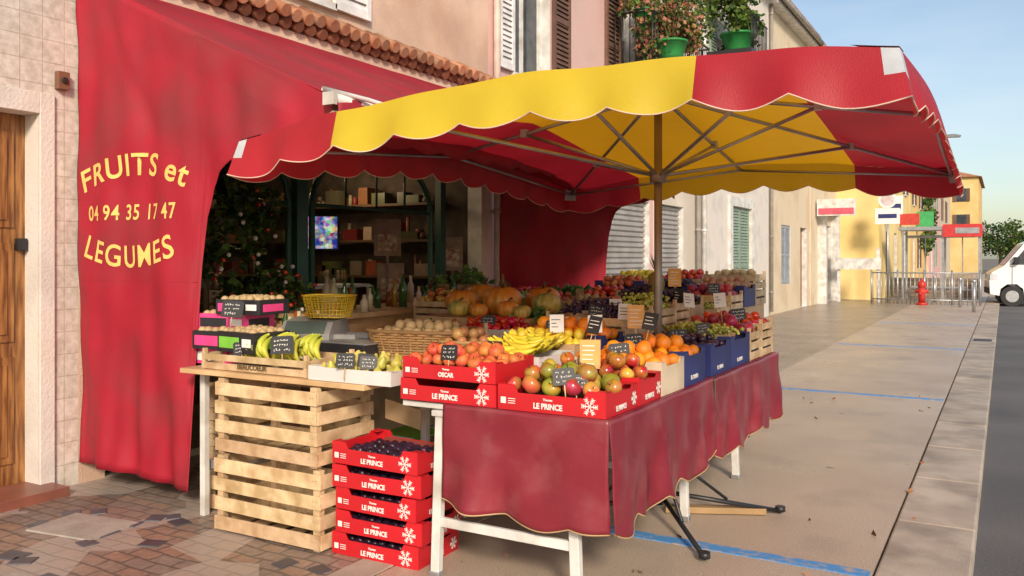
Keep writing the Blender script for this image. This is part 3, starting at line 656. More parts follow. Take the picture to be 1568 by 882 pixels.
def heap(g,w,d,z,kind,mi=0,mound=.04,layers=2):
    r=rad.get(kind,.04)
    if kind in('banana','gbanana'):
        for hnd in range(max(3,int(w*d/.018))):
            c=Vector((U(-w/2+.1,w/2-.1),U(-d/2+.06,d/2-.06),z+U(.02,.03+mound))); a0=U(-.5,.5)
            for k in range(6): banana(g,c+Vector((0,(k-2.5)*.028,k%2*.012+.012*abs(k-2.5)*-1+.03)),U(.17,.21),a0+(k-2.5)*.09,mi,1,U(.6,1.3))
        return
    if kind=='greens':
        for _ in range(int(w*d*160)):
            c=(U(-w/2,w/2)*.9,U(-d/2,d/2)*.9,z+U(0,mound)); g.leaves(c,(.05,.05,.05),18,.11,(mi,),-.6)
        return
    if kind in('grape','ggrape'):
        for _ in range(int(w*d*115)):
            c=Vector((U(-w/2+.04,w/2-.04),U(-d/2+.04,d/2-.04),z+U(.0,mound))); a=U(0,6.28)
            for k in range(22):
                t=R(); q=Vector((math.cos(a)*(t-.5)*.15+U(-.03,.03)*(1-t*.7),math.sin(a)*(t-.5)*.15+U(-.03,.03)*(1-t*.7),U(-.01,.045)*(1-t*.6)))
                g.lathe([(0,-1),(.75,-.65),(1,0),(.75,.65),(0,1)],c+q,r*U(.8,1.1),None,7,mi)
        return
    for L in range(layers):
        s=1-L*.28; nx=max(1,int(w*s/(r*1.95))); ny=max(1,int(d*s/(r*1.85)))
        for i in range(nx):
            for j in range(ny):
                x=(i+.5+(.25 if j%2 else -.25)*(nx>2))/nx*w*s-w*s/2; y_=(j+.5)/ny*d*s-d*s/2
                x=max(-w/2+r*.9,min(w/2-r*.9,x)); 
                if L and R()<.22: continue
                m_=mound*(1-(x/(w/2))**2*.6-(y_/(d/2))**2*.5)
                rr=r*U(.85,1.12); pf=PR.get(prof.get(kind,''),sph); px,py=x+U(-.3,.3)*r,y_+U(-.3,.3)*r; pz=z+r*.6+m_*.6+L*r*1.15+U(-.15,.15)*r; Rm=rot()
                g.lathe(pf,(px,py,pz),(rr,rr*U(.92,1.05),rr*U(.9,1.05)),Rm,14 if kind in('mango','apple','peach') else 11,mi,7 if kind=='gourd' else 0)
                if kind in('apple','mango','peach','pear'): q=Vector((px,py,pz)); g.cyl(q+Rm@Vector((0,0,rr*.55)),q+Rm@Vector((.004,0,rr*1.15)),.0018,.0018,5,1)
STY={'red':(redbox,redin),'blue':(bluebox,bluein),'white':(whitebox,whitebox),'kraft':(kraft,kraft),'cream':(M('cream_box',(.6,.5,.36),.6),kraft)}
def wallp(w,h,dip):
    c_=w*.16; return [(-w/2,0),(w/2,0),(w/2,h),(w/2-c_,h),(w/2-c_-.02,h-dip),(-w/2+c_+.02,h-dip),(-w/2+c_,h),(-w/2,h)]
def star(g,c,r,ax,mi):
    for k in range(3):
        a=k*math.pi/3
        T=(Matrix.Translation(c)@(Matrix.Rotation(H,4,'X') if ax=='y' else Matrix.Rotation(H,4,'Z')@Matrix.Rotation(H,4,'X'))@Matrix.Rotation(a,4,'Z'))
        g.box(-r,r,-.002,.002,-.0006,.0006,mi,T)
        for s in(-1,1):
            for q in (.4,.65,.85):
                for b in (-1,1):
                    T2=T@Matrix.Translation((s*r*q,0,0))@Matrix.Rotation(b*.9*s,4,'Z'); g.box(min(0,s*r*.3),max(0,s*r*.3),-.0014,.0014,-.0007,.0007,mi,T2)
def tag(P,x,y,z,a,black=True,s=1):
    g=MB(); T=Matrix.Translation((x,y,z))@Matrix.Rotation(a,4,'Z')@Matrix.Rotation(-.2,4,'X')@Matrix.Rotation(U(-.12,.12),4,'Y')
    w,h=.05*s,.038*s
    g.prism([(-w,-h),(w,-h),(w,h*.8),(w*.8,h),(-w*.8,h),(-w,h*.8)],-.0015,.0015,'y',0,T)
    g.cyl(T@Vector((0,.003,-h-.06)),T@Vector((0,.003,0)),.003,.003,6,2)
    for r_ in (.5,0,-.55):
        xx=-w*.75
        while xx<w*.6:
            l=U(.1,.26)*w; hh=h*(.18 if r_>-.5 else .3)
            for q in range(2):
                T2=T@Matrix.Translation((xx+l/2+q*.002,-.0022,h*r_+U(-1,1)*hh*.4))@Matrix.Rotation(U(-1.5,1.5),4,'Y'); g.box(-l*.4,l*.4,-.0005,.0005,-.0009*s,.0009*s,1,T2)
            xx+=l*1.15+(U(.1,.3)*w if R()<.25 else 0)
    g.obj('price_tag',[slate if black else whitebox,white_t if black else blackin,pine],P)
def crate(name,x0,x1,y0,y1,z,h,style,kind=None,rz=0,label=None,mound=.04,tags=1,layers=2,fill=None,side=False,lsz=.035):
    w,d=x1-x0-.006,y1-y0-.006; P=E(name,((x0+x1)/2,(y0+y1)/2,z),rz or U(-.015,.015)); g=MB()
    if style=='wood':
        for sx in(-1,1):
            for sy in(-1,1):
                cx,cy_=sx*(w/2-.012),sy*(d/2-.012); g.box(cx-.011,cx+.011,cy_-.011,cy_+.011,0,h+.02,0)
        n=max(2,int(h/.06)); sh=h/n
        for k in range(n):
            za,zb=k*sh+.004,k*sh+sh*.82
            for s in(-1,1):
                g.box(-w/2,w/2,s*d/2-.003,s*d/2+.003,za,zb,0); g.box(s*(w/2-.002)-.003,s*(w/2-.002)+.003,-d/2+.004,d/2-.004,za,zb,0)
        g.box(-w/2+.004,w/2-.004,-d/2+.004,d/2-.004,.0,.006,0)
        g.obj('slats',[pine],P)
    else:
        out,inn=STY[style]; dp=h*.3 if style!='white' else .004
        for s in(-1,1):
            g.prism(wallp(w,h,dp),s*d/2-.003,s*d/2+.003,'y',0); 
            g.prism(wallp(d-.008,h,dp*.5),s*(w/2-.003)-.002,s*(w/2-.003)+.003,'x',0)
            g.box(s*w/2-(.05 if s>0 else 0),s*w/2+(.05 if s<0 else 0),-d/2+.004,-d/2+.05,h-.006,h-.002,0)
            g.box(s*w/2-(.05 if s>0 else 0),s*w/2+(.05 if s<0 else 0),d/2-.05,d/2-.004,h-.006,h-.002,0)
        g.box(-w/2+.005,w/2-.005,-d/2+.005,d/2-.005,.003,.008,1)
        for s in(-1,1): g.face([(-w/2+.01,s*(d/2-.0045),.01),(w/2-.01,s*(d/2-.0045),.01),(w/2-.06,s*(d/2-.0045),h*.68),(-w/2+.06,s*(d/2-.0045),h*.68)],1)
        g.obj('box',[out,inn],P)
    lm=white_t if style in('red','blue') else bluebox
    if label:
        text(label,lsz,(-w*.02,-d/2-.005,h*.16),(H,0,0),lm,P,bold=.0012,sx=.9)
        if side: text(label,lsz*.9,(w/2+.003,-d*.05,h*.16),(H,0,H),lm,P,bold=.001,sx=.8)
        if style=='red':
            text('Thomas',lsz*.42,(-w*.02,-d/2-.005,h*.48),(H,0,0),lm,P,bold=.0004)
            s=MB(); star(s,(w*.36,-d/2-.0045,h*.42),.038,'y',0); 
            if side: star(s,(w/2+.0035,d*.36,h*.42),.03,'x',0)
            s.box(-w*.47,-w*.42,-d/2-.0042,-d/2-.0035,h*.25,h*.5,0)
            for q in range(3): s.box(-w*.40,-w*.33,-d/2-.0042,-d/2-.0035,h*(.26+q*.09),h*(.29+q*.09),0)
            s.obj('snow_crystal_print',[white_t],P)
    if kind:
        f=MB(); f.box(-w/2+.012,w/2-.012,-d/2+.012,d/2-.012,.009,max(.012,h*.45),1)
        if fill is None: fill=h*.45
        heap(f,w-.03,d-.03,fill,kind,0,mound,layers); f.obj('produce',[FR[kind],blackin],P)
    for t in range(tags):
        tag(P,U(-w*.3,w*.3),-d/2+U(.02,.08),h+U(.02,.05),U(-.5,.35)+.35,True,U(.85,1.15))
    return P
LP='LE PRINCE'
crate('red_fruit_box',-2.58,-2.03,3.35,3.72,.857,.105,'red',None,0,LP,tags=0)
crate('peach_crate',-2.57,-2.03,3.355,3.725,.965,.10,'red','peach',0,'OSCAR',mound=.03,tags=1,lsz=.03,fill=.05)
crate('apple_crate',-2.02,-1.475,3.35,3.72,.857,.115,'red','mango',0,LP,side=True,fill=.06,mound=.05,tags=2)
crate('apple_crate',-2.0,-1.475,3.725,4.03,.857,.13,'red','apple',0,LP,side=True,fill=.09,mound=.05,tags=1)
crate('orange_crate',-1.99,-1.475,4.04,4.38,.857,.17,'cream','orange',0,None,fill=.12,mound=.05,tags=1)
crate('orange_crate',-1.99,-1.475,4.39,4.75,.857,.19,'blue','orange',0,'EL CAMPO',side=True,fill=.13,tags=1)
crate('plum_crate',-1.99,-1.475,4.86,5.26,.857,.19,'blue','plum',0,'EL CAMPO',side=True,fill=.14,tags=1)
crate('grape_crate',-1.99,-1.475,5.27,5.73,.857,.20,'blue','ggrape',0,'EL CAMPO',side=True,fill=.17,mound=.06,tags=1)
crate('pomegranate_crate',-1.99,-1.475,5.74,6.05,.857,.20,'wood','pom',tags=0,fill=.16)
crate('tomato_crate',-1.99,-1.475,6.06,6.4,.857,.24,'wood','tomato',tags=1,fill=.19)
crate('banana_crate',-2.58,-2.02,3.76,4.16,.857,.19,'white','banana',0,None,fill=.15,mound=.07,tags=1)
crate('lemon_crate',-2.58,-2.02,4.17,4.52,.857,.22,'kraft','lemon',0,fill=.18,tags=0)
crate('orange_crate',-2.58,-2.02,4.53,4.87,.857,.24,'blue','orange',0,fill=.2,tags=1)
crate('grape_crate',-2.58,-2.02,4.88,5.25,.857,.33,'wood','grape',0,fill=.32,tags=1,mound=.08)
crate('green_grape_crate',-2.3,-1.99,5.26,5.75,.857,.36,'wood','ggrape',0,fill=.34,tags=0,mound=.08)
crate('peach_crate',-2.6,-2.31,5.26,5.75,.857,.34,'white','peach',0,fill=.30,tags=1)
crate('grape_crate',-2.58,-2.0,5.76,6.08,.857,.38,'wood','grape',0,fill=.37,tags=0,mound=.08)
crate('fig_crate',-2.58,-2.0,6.09,6.4,.857,.40,'kraft','plum',0,fill=.36,tags=1)
P=E('display_table'); g=MB(); g.box(-3.35,-1.93,6.5,8.1,.86,.9,0)
for x in(-3.3,-1.98):
    for y_ in(6.55,8.05): g.box(x-.025,x+.025,y_-.025,y_+.025,0,.86,0)
g.box(-3.33,-1.95,7.3,8.08,.9,1.12,0)
g.obj('top_and_legs',[ply],P)
xs=[-3.34,-2.87,-2.4,-1.93]
ks=[['potato','onion','ggrape'],['tomato','grape','pom'],['peach','plum','onion'],['lemon','tomato','potato']]
for r_,(ya,yb,zz,hh) in enumerate(((6.5,6.88,.905,.26),(6.9,7.28,.905,.35),(7.31,7.69,1.125,.18),(7.7,8.08,1.125,.25))):
    for c_ in range(3): crate(ks[r_][c_]+'_crate',xs[c_],xs[c_+1],ya,yb,zz,hh+U(-.02,.04),random.choice(('wood','wood','kraft','blue')) if r_<3 else 'wood',ks[r_][c_],tags=1 if R()<.5 else 0,fill=hh*.82)
P=E('display_table'); g=MB(); g.box(-4.5,-2.9,5.0,8.4,.84,.88,0)
for x in(-4.45,-2.95):
    for y_ in(5.05,8.35): g.box(x-.025,x+.025,y_-.025,y_+.025,0,.84,0)
g.box(-4.5,-3.5,5.9,8.38,.88,1.0,0); g.obj('top_and_legs',[ply],P)
ks=['tomato','greens','onion','pepper','peach','greens','aubergine','apple','potato','ggrape','tomato','gourd']
i=0
for ya in (5.05,5.5,5.95):
    crate(ks[i]+'_crate',-3.42,-2.92,ya,ya+.42,.885,.17,random.choice(('wood','kraft','white')),ks[i],tags=1,fill=.13); i+=1
for ya in (6.4,6.85,7.3,7.75):
    crate(ks[i]+'_crate',-3.95,-3.45,ya,ya+.43,1.005,.15,'wood',ks[i],tags=1,fill=.12); i+=1
for ya in (6.0,6.5,7.0,7.5):
    crate(ks[i]+'_crate',-4.48,-3.97,ya,ya+.46,1.005,.18,'wood',ks[i],tags=0,fill=.14); i+=1
def pumpkin(x,y_,z,r,mat,name='pumpkin'):
    P=E(name,(x,y_,z)); g=MB(); pf=[(math.sin(math.pi*k/10)**.8,-math.cos(math.pi*k/10)*(.72-.1*(k in(0,10)))) for k in range(11)]
    g.lathe(pf,(0,0,r*.7),r,Matrix.Rotation(U(-.2,.2),3,'X'),40,0,10,.14); g.tube([(0,0,r*1.28),(.01,0,r*1.5),(.03,.01,r*1.65)],[r*.14,r*.09,r*.11],8,1); g.obj('body',[mat,stem],P)
wd=E('display_riser'); g=MB(); g.box(-3.95,-3.0,5.35,6.35,.885,1.10); g.obj('box',[ply],wd)
for (x,y_,r,k) in ((-3.45,5.80,.16,0),(-3.80,5.75,.14,0),(-3.13,5.95,.12,1),(-3.62,6.15,.14,1),(-3.25,5.55,.09,0),(-3.85,6.15,.16,0),(-3.65,5.48,.085,1),(-3.3,6.2,.15,0),(-3.1,5.5,.07,1),(-3.45,5.45,.075,0)):
    pumpkin(x,y_,1.10,r,FR['gourd' if k else 'pumpkin'],'gourd' if k else 'pumpkin')
def basket(name,x,y_,z,a,b,h,mat,kind=None,rz=0,nst=30,rows=9,flare=1.2,rr=.005):
    P=E(name,(x,y_,z),rz); g=MB()
    def pt(t,k,w=0): 
        s=1+(flare-1)*k; n=4; c_,s_=math.cos(t),math.sin(t)
        q=(abs(c_)**n+abs(s_)**n)**(-1/n)
        return Vector((c_*q*(a*s+w),s_*q*(b*s+w),h*k))
    for j in range(rows+1):
        g.tube([pt(2*math.pi*i/48,j/rows,.004*(1 if (i+j)%2 else -1)) for i in range(49)],rr if j<rows else rr*1.8,6,0)
    for i in range(nst): 
        t=2*math.pi*i/nst; g.tube([pt(t,0),pt(t,.5),pt(t,1)],rr*.9,5,0)
    g.face([pt(2*math.pi*i/24,.02) for i in range(24)],0)
    g.obj('weave',[mat],P)
    if kind: f=MB(); heap(f,a*1.9,b*1.9,h*.75,kind,0,.03); f.obj('produce',[FR[kind],stem],P)
wick=M('wicker',(.36,.2,.08),.6,island=.3)
basket('wicker_basket',-3.36,4.62,.90,.30,.19,.17,wick,'potato',.2,nst=44,rows=10,rr=.008)
basket('wicker_basket',-2.92,4.50,.90,.14,.13,.13,wick,'onion',.2,nst=30,rows=9,rr=.007)
P=E('wooden_table'); g=MB(); g.box(-4.22,-2.82,3.36,4.05,.872,.90,0)
for x in(-4.17,-2.9):
    g.box(x-.02,x+.02,3.98,4.02,0,.872,1)
g.box(-4.19,-4.15,3.48,3.52,0,.872,1)
g.obj('top_and_legs',[ply,white],P,bevel=.003)
P=E('counter_table'); g=MB(); g.box(-4.9,-2.75,4.2,4.98,.865,.895,0)
for x in(-4.85,-2.8):
    for y_ in(4.25,4.93): g.box(x-.02,x+.02,y_-.02,y_+.02,0,.865,0)
g.obj('top_and_legs',[white],P,bevel=.003)
def bin_(x0,x1,y0,y1,z,h,ns=5,rz=0):
    P=E('slatted_wooden_crate',((x0+x1)/2,(y0+y1)/2,z),rz); w,d=(x1-x0)/2,(y1-y0)/2; g=MB(); sh=h/ns
    for k in range(ns):
        za,zb=k*sh+.012,(k+1)*sh-.022; j=lambda:U(-.004,.004)
        for (s,aa,bb) in ((-1,-d-.010,-d),(1,d,d+.010)):
            T=Matrix.Rotation(U(-.007,.007),4,'Y'); zc=(za+zb)/2; T=Matrix.Translation((0,0,zc))@T@Matrix.Translation((0,0,-zc)); g.box(-w+j(),w+j(),aa,bb,za+j(),zb+j(),0,T)
        g.box(w-.009,w+.001,-d+.002,d-.002,za+j(),zb+j(),0); g.box(-w-.001,-w+.009,-d+.002,d-.002,za+j(),zb+j(),0)
    for sx in(-1,1):
        for sy in(-1,1): cx,cy_=sx*(w-.035),sy*(d-.022); g.box(cx-.022,cx+.022,cy_-.02,cy_+.02,.002,h-.002,0)
    for k in range(6): x=-w+.05+k*(2*w-.1)/5; g.box(x-.05,x+.04,-d+.003,d-.003,.012,.022,0)
    g.obj('slats',[pine],P,bevel=.0015)
    n=MB()
    for sx in(-1,1):
        for k in range(ns):
            for q in(0,.02): n.cyl((sx*(w-.035)+q-.01,-d-.0115,(k+.5)*sh),(sx*(w-.035)+q-.01,-d-.0085,(k+.5)*sh),.0035,.0035,6)
    n.obj('nails',[steel],P)
bin_(-3.90,-3.10,3.35,3.80,.0,.43,4); bin_(-3.91,-3.12,3.36,3.80,.435,.43,4,-.02)
bin_(-4.30,-3.95,3.60,4.0,.0,.24,2,.05); bin_(-4.45,-3.98,3.75,4.1,.25,.5,6)
g=MB(); g.box(-4.26,-3.96,3.62,3.95,.245,.30); g.obj('fruit_box',[whitebox]) 
for k in range(5):
    crate('red_fruit_box',-3.06+U(-.015,.015),-2.50+U(-.015,.015),3.40,3.77,.0+k*.118,.114,'red','plum' ,U(-.04,.04),LP,side=True,tags=0,fill=.03,mound=.01,layers=1)
g=MB(); T=Matrix.Translation((-2.86,3.74,.70))@Matrix.Rotation(.25,4,'X')@Matrix.Rotation(.2,4,'Y'); g.box(-.12,.12,-.003,.003,-.07,.05,0,T); g.obj('cardboard_flap',[kraft])
crate('banana_crate',-4.08,-3.25,3.40,3.80,.902,.10,'wood',None,.001,None,tags=0)
text('BEAUCOEUR',.04,(-3.66,3.394,.92),(H,0,0),stem,None,bold=.001,name='crate_print')
P=E('green_banana_bunch',(-3.62,3.55,.95)); g=MB()
for b,(dx,dy) in enumerate(((-.08,0),(.12,.03),(0,.12),(.2,.12))):
    for k in range(7):
        pts=[]
        for q in range(8): t=q/7; pts.append(Vector((dx+(k-3)*.012+math.sin((k-3)*.16)*t*.12, dy-.09*math.sin(t*2.4)-.01*(k%2), .14-.13*t**1.4+.02*(k%2))))
        g.tube(pts,[.006,.011,.017,.019,.019,.017,.011,.005],8,0)
    g.lathe(sph,(dx,dy,.145),(.03,.02,.015),None,8,1)
g.obj('fingers',[FR['gbanana'],stem],P)
crate('pear_crate',-3.22,-2.66,3.38,3.78,.902,.075,'white','pear',0,None,fill=.03,mound=.03,tags=2)
def carton(x,y_,z,w,d,h,mt,rz,stripe,nm='fruit_carton'):
    P=E(nm,(x,y_,z),rz); g=MB(); g.box(-w/2,w/2,-d/2,d/2,0,h,0); g.box(-w*.45,w*.1,-d/2-.002,-d/2,h*.2,h*.75,1); g.box(w*.18,w*.42,-d/2-.002,-d/2,h*.3,h*.7,2)
    g.box(w/2,w/2+.002,-d*.4,d*.3,h*.2,h*.7,1); g.obj('carton',[mt,stripe,white_t],P,bevel=.003)
    s=MB(); heap(s,w*.9,d*.9,h-.02,'plum',0,.01,1); s.obj('produce',[FR['potato']],P)
bk=M('black_print',(.02,.02,.025),.35)
carton(-4.10,3.66,1.0,.38,.3,.11,bk,.05,pink); carton(-3.84,3.58,1.0,.34,.26,.12,bk,-.1,green_p); carton(-4.14,3.72,1.11,.36,.28,.10,pink,.15,bk); carton(-3.98,3.70,1.21,.34,.26,.09,bk,.1,pink)
carton(-4.20,3.70,.902,.3,.28,.10,pink,0,white_t)
for (x,y_,z,s) in ((-3.93,3.5,1.25,1.3),(-3.80,3.45,1.03,1),(-3.45,3.42,1.07,1.3),(-2.95,3.37,1.02,1)): 
    P=E('price_card'); tag(P,x,y_,z,.45,True,s)
for (x,y_,z) in ((-1.75,3.78,1.08),(-1.9,4.75,1.2),(-2.2,6.3,1.40)):
    P=E('price_card',(x,y_,z),.35); g=MB(); g.box(-.05,.05,-.0015,.0015,-.07,.07,0)
    for q in range(5): g.box(-.038,U(.0,.038),-.003,-.0016,-.05+q*.022,-.045+q*.022,1)
    g.cyl((0,.004,-.2),(0,.004,0),.004,.004,6,2); g.obj('card',[orange_box,white_t,pine],P)
for _ in range(10):
    x,y_=U(-2.5,-1.6),U(4.0,6.3); P=E('price_card',(x,y_,1.17+(y_-4)*.06),0); P.rotation_euler=(U(-.4,.1),U(-.15,.15),U(-.2,.9)); g=MB(); g.box(-.04,.04,-.0015,.0015,-.05,.05,0)
    for q in range(3): g.box(-.03,U(-.01,.03),-.003,-.0016,-.02+q*.02,-.016+q*.02,1)
    g.cyl((0,.004,-.15),(0,.004,0),.003,.003,6,2); g.obj('card',random.choice(([whitebox,slate,pine],[slate,white_t,pine],[whitebox,slate,pine])),P)
P=E('pineapple',(-2.2,5.9,1.25)); g=MB(); g.lathe([(0,-1),(.6,-.9),(.95,-.4),(1,.2),(.8,.8),(.3,1),(0,1)],(0,0,.1),(.06,.06,.1),None,16,0)
for k in range(40):
    a=U(0,6.28); e=U(.05,.9); d=Vector((math.cos(a)*e,math.sin(a)*e,1.1)).normalized(); s=Vector((-math.sin(a),math.cos(a),0)); b=Vector((0,0,.19)); L=U(.1,.17); g.face([b-s*.008,b+s*.008,b+d*L],1)
g.obj('fruit',[M('pineapple_skin',(.4,.22,.05),.6,bump=1,bs=60,c2=(.2,.2,.04),ns=40),leafB],P)
P=E('weighing_scale',(-4.12,4.5,.895),math.radians(18)); g=MB()
g.box(-.27,.27,-.17,.2,0,.075,0); g.box(-.24,.24,-.15,.17,.075,.085,1)
g.prism([(-.17,.085),(.2,.085),(.2,.15),(.12,.235),(-.10,.215),(-.17,.13)],-.27,.1,'x',2); 
g.prism([(-.166,.135),(-.105,.214),(-.109,.219),(-.171,.139)],-.24,.06,'x',3)
g.box(.1,.26,-.1,.12,.085,.13,2)
g.obj('body',[blackm,steel,M('scale_plastic',(.34,.34,.33),.4),M('lcd',(.12,.16,.14),.15)],P,bevel=.006)
P=E('weighing_scale',(-3.76,4.40,.895),0); g=MB(); g.box(-.2,.2,-.16,.16,0,.09,0); g.box(-.21,.21,-.15,.15,.09,.10,1); g.box(-.21,.21,.15,.165,.10,.14,1); g.obj('body',[blackm,steel],P,bevel=.006)
basket('plastic_basket',-4.13,4.55,1.135,.14,.10,.15,M('yellow_plastic',(.8,.55,.03),.35,island=.1),None,.3,nst=40,rows=6,flare=1.25,rr=.0035)
P=E('bottle_group'); g=MB()
for k in range(80):
    x,y_=U(-3.6,-2.85),U(4.82,4.95); z=.896; h=U(.12,.24); r=U(.025,.04)
    if k>22: x,y_,z=U(-5.3,-4.6),U(5.1,8.2),1.1; h=U(.14,.32)
    if k>60: x,y_,z=U(-4.8,-4.4),U(4.6,4.95),.896
    g.lathe([(0,0),(1,0),(1,h*.62/r),(.45,h*.78/r),(.38,h/r),(0,h/r)],(x,y_,z),r,None,10,random.choice((0,1,2)))
g.box(-5.35,-4.55,5.05,8.3,1.06,1.099,3); g.box(-5.3,-4.6,5.1,8.25,0,1.06,3)
g.obj('bottles_and_shelf',[M('jar_amber',(.3,.1,.02),.15,island=.4,hue=.04),M('jar_green',(.05,.12,.03),.15,island=.4),M('jar_cream',(.6,.5,.35),.4,island=.3,hue=.05),ply],P)
P=E('leafy_produce_basket',(-4.9,7.4,1.1)); g=MB(); 
for k in range(6): g.leaves((U(-.2,.2),U(-.25,.25),.2+U(-.05,.1)),(.12,.12,.1),50,.08,(0,1))
g.lathe([(0,0),(.8,0),(1,.7),(.95,.7),(0,.5)],(0,0,0),.26,None,18,2); g.obj('leaves',[FR['greens'],leafB,wick],P)
P=E('glass_counter'); g=MB(); g.box(-6.2,-5.75,5.95,7.0,0,.95,0); g.box(-6.18,-5.77,5.97,6.98,1.25,1.28,0); g.box(-6.17,-5.78,5.98,6.97,.951,1.0,1)
for y_ in(5.98,6.95): g.box(-5.79,-5.77,y_-.01,y_+.01,.95,1.25,0); g.box(-6.18,-6.16,y_-.01,y_+.01,.95,1.25,0)
g.obj('counter',[M('counter_white',(.6,.58,.5),.4),FR['lemon']],P)
P=E('folded_stool',(-3.1,4.1,0)); g=MB()
for s in(-1,1): g.cyl((s*.15,-.15,0),(s*.15,.2,.5),.012); g.cyl((s*.15,.2,0),(s*.15,-.15,.5),.012)
for y_ in(-.15,.2): g.cyl((-.15,y_,.5),(.15,y_,.5),.012)
g.box(-.15,.15,-.15,.2,.49,.5,1); g.obj('frame',[steel,green_p],P)
# ---------------------------------------------------------------- far street furniture
P=E('bus_shelter'); g=MB()
for x in(-3.2,-1.9,-.75):
    for y_ in(34,35.3): g.box(x-.04,x+.04,y_-.04,y_+.04,0,2.55,0)
g.box(-3.35,-.6,33.9,35.5,2.56,2.68,0); g.box(-1.9,-.65,33.86,33.89,2.3,2.75,2); g.box(-1.5,-.75,33.85,33.858,2.42,2.62,0)
for a,b in((-3.16,-1.94),(-1.86,-.79)): 
    g.box(a,b,35.28,35.31,.35,.42,0); g.box(a,b,35.28,35.31,2.3,2.4,0); g.box((a+b)/2-.02,(a+b)/2+.02,35.28,35.31,.42,2.3,0)
g.box(-3.0,-1.2,34.8,35.15,.45,.5,0); g.obj('frame',[steel,glass,M('sign_red',(.55,.04,.04),.4)],P)
P=E('metal_railing'); g=MB()
for k in range(26): g.cyl((-3.9+k*.13,31.5,0),(-3.9+k*.13,31.5,1.05),.012,.012,6)
for z in(.15,1.05): g.cyl((-3.95,31.5,z),(-.65,31.5,z),.022,.022,8)
for k in range(5): g.cyl((-3.95+k*.82,31.5,0),(-3.95+k*.82,31.5,1.15),.03,.03,8)
g.obj('bars',[steel],P)
P=E('barrier_board'); g=MB(); g.box(-5.2,-3.7,31.9,31.97,1.15,1.55,0)
for x in(-5.1,-3.8): g.box(x-.05,x+.05,31.98,32.08,0,1.9,0)
g.obj('board',[white],P)
P=E('traffic_sign'); g=MB(); g.cyl((-3.55,32.5,0),(-3.55,32.5,3.4),.035,.035,10,0); g.box(-3.95,-3.15,32.44,32.46,2.75,3.3,1); g.cyl((-3.55,32.46,3.6),(-3.55,32.43,3.6),.3,.3,24,1); g.cyl((-3.55,32.43,3.6),(-3.55,32.425,3.6),.22,.22,24,2); g.box(-3.85,-3.25,32.43,32.438,2.95,3.1,3); g.obj('sign',[steel,white_t,M('sign_panel',(.6,.5,.5),.4),bluebox],P)
P=E('fire_hydrant'); g=MB(); x,y_=-2.35,31.0; g.cyl((x,y_,0),(x,y_,.08),.17,.17,14); g.cyl((x,y_,.08),(x,y_,.62),.11,.11,14); g.lathe(sph,(x,y_,.66),(.14,.14,.16),None,14,0); g.cyl((x-.2,y_,.45),(x+.2,y_,.45),.06,.06,10); g.cyl((x,y_-.2,.4),(x,y_,.4),.07,.07,10); g.cyl((x,y_,.8),(x,y_,.88),.035,.035,6); g.obj('body',[M('hydrant_red',(.5,.03,.02),.4)],P)
P=E('street_lamp'); g=MB(); g.tube([(-3.98,45,6.4),(-3.6,45,6.95),(-3.0,45,7.28),(-2.3,45,7.3)],.04,8); g.box(-4.0,-3.94,44.9,45.1,6.2,6.6); g.prism([(-2.5,7.24),(-1.8,7.22),(-1.75,7.3),(-2.0,7.38),(-2.5,7.36)],44.86,45.14,'y',1); g.obj('wall_bracket_and_head',[steel,M('lamp_head',(.2,.22,.24),.4)],P)
for (x,y_) in((-2.1,33),(-1.2,30.2),(-.75,27.8)):
    P=E('bollard'); g=MB(); g.cyl((x,y_,0),(x,y_,.85),.045,.045,12); g.lathe(sph,(x,y_,.88),.06,None,12,0); g.obj('post',[steel],P)
P=E('stone_wall'); g=MB(); g.box(-3.9,-.8,37.5,37.9,0,.75); g.obj('wall',[BR('rubble',(.46,.32,.23),(.36,.29,.24),(.2,.17,.14),.35,.16,'xz',.5,.1,.8)],P)
P=E('climbing_plant'); g=MB()
for k in range(14): g.leaves((-3.8+U(-.15,.2),54+U(-2,2),3.8+U(-1.6,1.2)),(.3,.5,.5),60,.25,(0,1))
g.obj('foliage',[leafA,leafB],P)
P=E('parked_van',(-.42,33.4,-.1),.10); g=MB()
body=[(0,.42),(-.02,.85),(.05,1.15),(.42,1.38),(1.0,2.14),(1.3,2.28),(4.9,2.3),(5.05,2.0),(5.1,.42),(4.55,.36),(4.5,.6),(4.3,.76),(4.05,.76),(3.85,.6),(3.8,.36),(1.02,.36),(.98,.6),(.8,.76),(.52,.76),(.32,.6),(.28,.36)]
g.prism(body,0,1.85,'y',0)
g.prism([(.62,1.42),(1.10,2.05),(1.9,2.08),(1.9,1.42)],-.006,-.0005,'y',1); g.prism([(2.1,1.42),(2.1,2.08),(3.4,2.08),(3.4,1.42)],-.006,-.0005,'y',1)
g.face([(.44,.12,1.42),(.44,1.73,1.42),(.975,1.68,2.125),(.975,.17,2.125)],1)
g.box(.65,.665,-.012,-.0005,.5,1.38,3); g.box(1.96,1.98,-.012,-.0005,.45,2.1,3)
g.box(-.035,.0,.05,1.8,.42,.62,3); g.box(-.03,.05,.08,.4,.9,1.08,2); g.box(-.03,.05,1.45,1.77,.9,1.08,2); g.box(.7,.85,-.2,-.012,1.45,1.68,3); g.box(.0,.22,-.01,.05,.9,1.1,2)
g.box(.3,4.8,.3,1.6,.2,.4,3)
for x in(.66,4.18):
    for a,b in((-.01,.2),(1.65,1.86)):
        g.cyl((x,a,.345),(x,b,.345),.345,.345,26,3); g.cyl((x,a-.012,.345),(x,a-.001,.345),.2,.2,18,4)
g.obj('body',[M('van_white',(.78,.79,.81),.25,var=.03,coat=.5),glass,M('headlight',(.6,.62,.65),.1),M('tyre',(.02,.02,.02),.7),steel],P,bevel=.02)
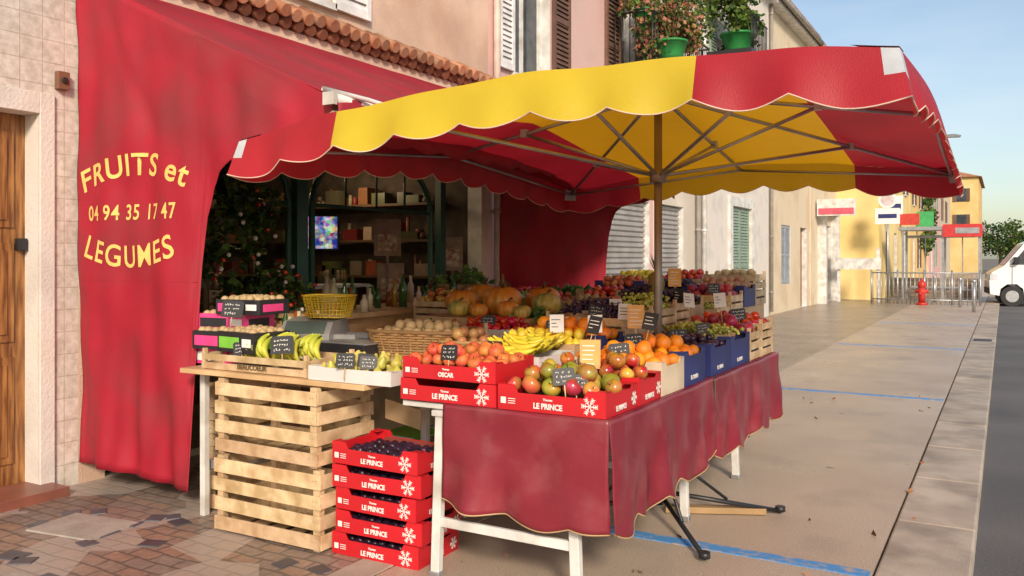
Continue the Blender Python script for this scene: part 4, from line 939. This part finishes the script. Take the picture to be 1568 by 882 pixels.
def tree(x,y_,h,r):
    P=E('tree'); g=MB(); g.tube([(x,y_,0),(x+.1,y_,h*.3),(x,y_+.1,h*.6)],[h*.035,h*.025,h*.012],8,0)
    for k in range(6):
        a=U(0,6.28); g.tube([(x,y_,h*U(.3,.5)),(x+math.cos(a)*r*.4,y_+math.sin(a)*r*.4,h*.6),(x+math.cos(a)*r*.8,y_+math.sin(a)*r*.8,h*.78)],[h*.014,h*.009,h*.004],6,0)
    g.obj('trunk',[stem],P); g=MB()
    for k in range(26):
        a=U(0,6.28); q=U(0,1)**.5*r; g.leaves((x+math.cos(a)*q,y_+math.sin(a)*q,h*U(.3,.95)),(r*.33,r*.33,r*.28),85,.32,(0,0,1))
    g.obj('crown',[leafA,leafB],P)
tree(2.2,100,5.2,2.4); tree(6.5,92,5.6,2.6); tree(-.5,125,6,2.6); tree(10,104,6.5,3); tree(4.5,120,6,2.6); tree(9,75,5,2.2)
# ---------------------------------------------------------------- light, sky, camera
s=Vector((.60,-.80,0)).normalized(); el=math.radians(27); s=Vector((s.x*math.cos(el),s.y*math.cos(el),math.sin(el)))
L=bpy.data.lights.new('sun','SUN'); L.energy=3.9; L.angle=math.radians(10); L.color=(1,.85,.68); o=bpy.data.objects.new('sun',L); o.rotation_euler=(-s).to_track_quat('-Z','Y').to_euler(); sc.collection.objects.link(o)
w=bpy.data.worlds.new('World'); sc.world=w; w.use_nodes=True; nt=w.node_tree; sk=nt.nodes.new('ShaderNodeTexSky'); sk.sky_type='NISHITA'; sk.sun_disc=False; sk.sun_elevation=el; sk.sun_rotation=math.atan2(s.x,s.y); sk.dust_density=1.2; sk.air_density=1.1; sk.ozone_density=1.5
tc=nt.nodes.new('ShaderNodeTexCoord'); mp=nt.nodes.new('ShaderNodeMapping'); mp.inputs['Scale'].default_value=(1,1,5); nt.links.new(tc.outputs['Generated'],mp.inputs[0])
cl_=noise(nt,mp.outputs[0],2.2,7,.40,1.15)
nt.links.new(mixn(nt,sk.outputs[0],(6.0,6.3,6.6),cl_),nt.nodes['Background'].inputs[0]); nt.nodes['Background'].inputs[1].default_value=.15
cam=bpy.data.cameras.new('camera'); co_=bpy.data.objects.new('camera',cam); sc.collection.objects.link(co_); co_.location=(0,0,1.55); co_.rotation_euler=(H,0,math.radians(30.1)); cam.lens=29.85; cam.sensor_width=36; cam.shift_y=-.0293; cam.clip_start=.05; cam.clip_end=3000
sc.camera=co_
sc.view_settings.view_transform='Standard'; sc.view_settings.look='None'; sc.view_settings.exposure=0
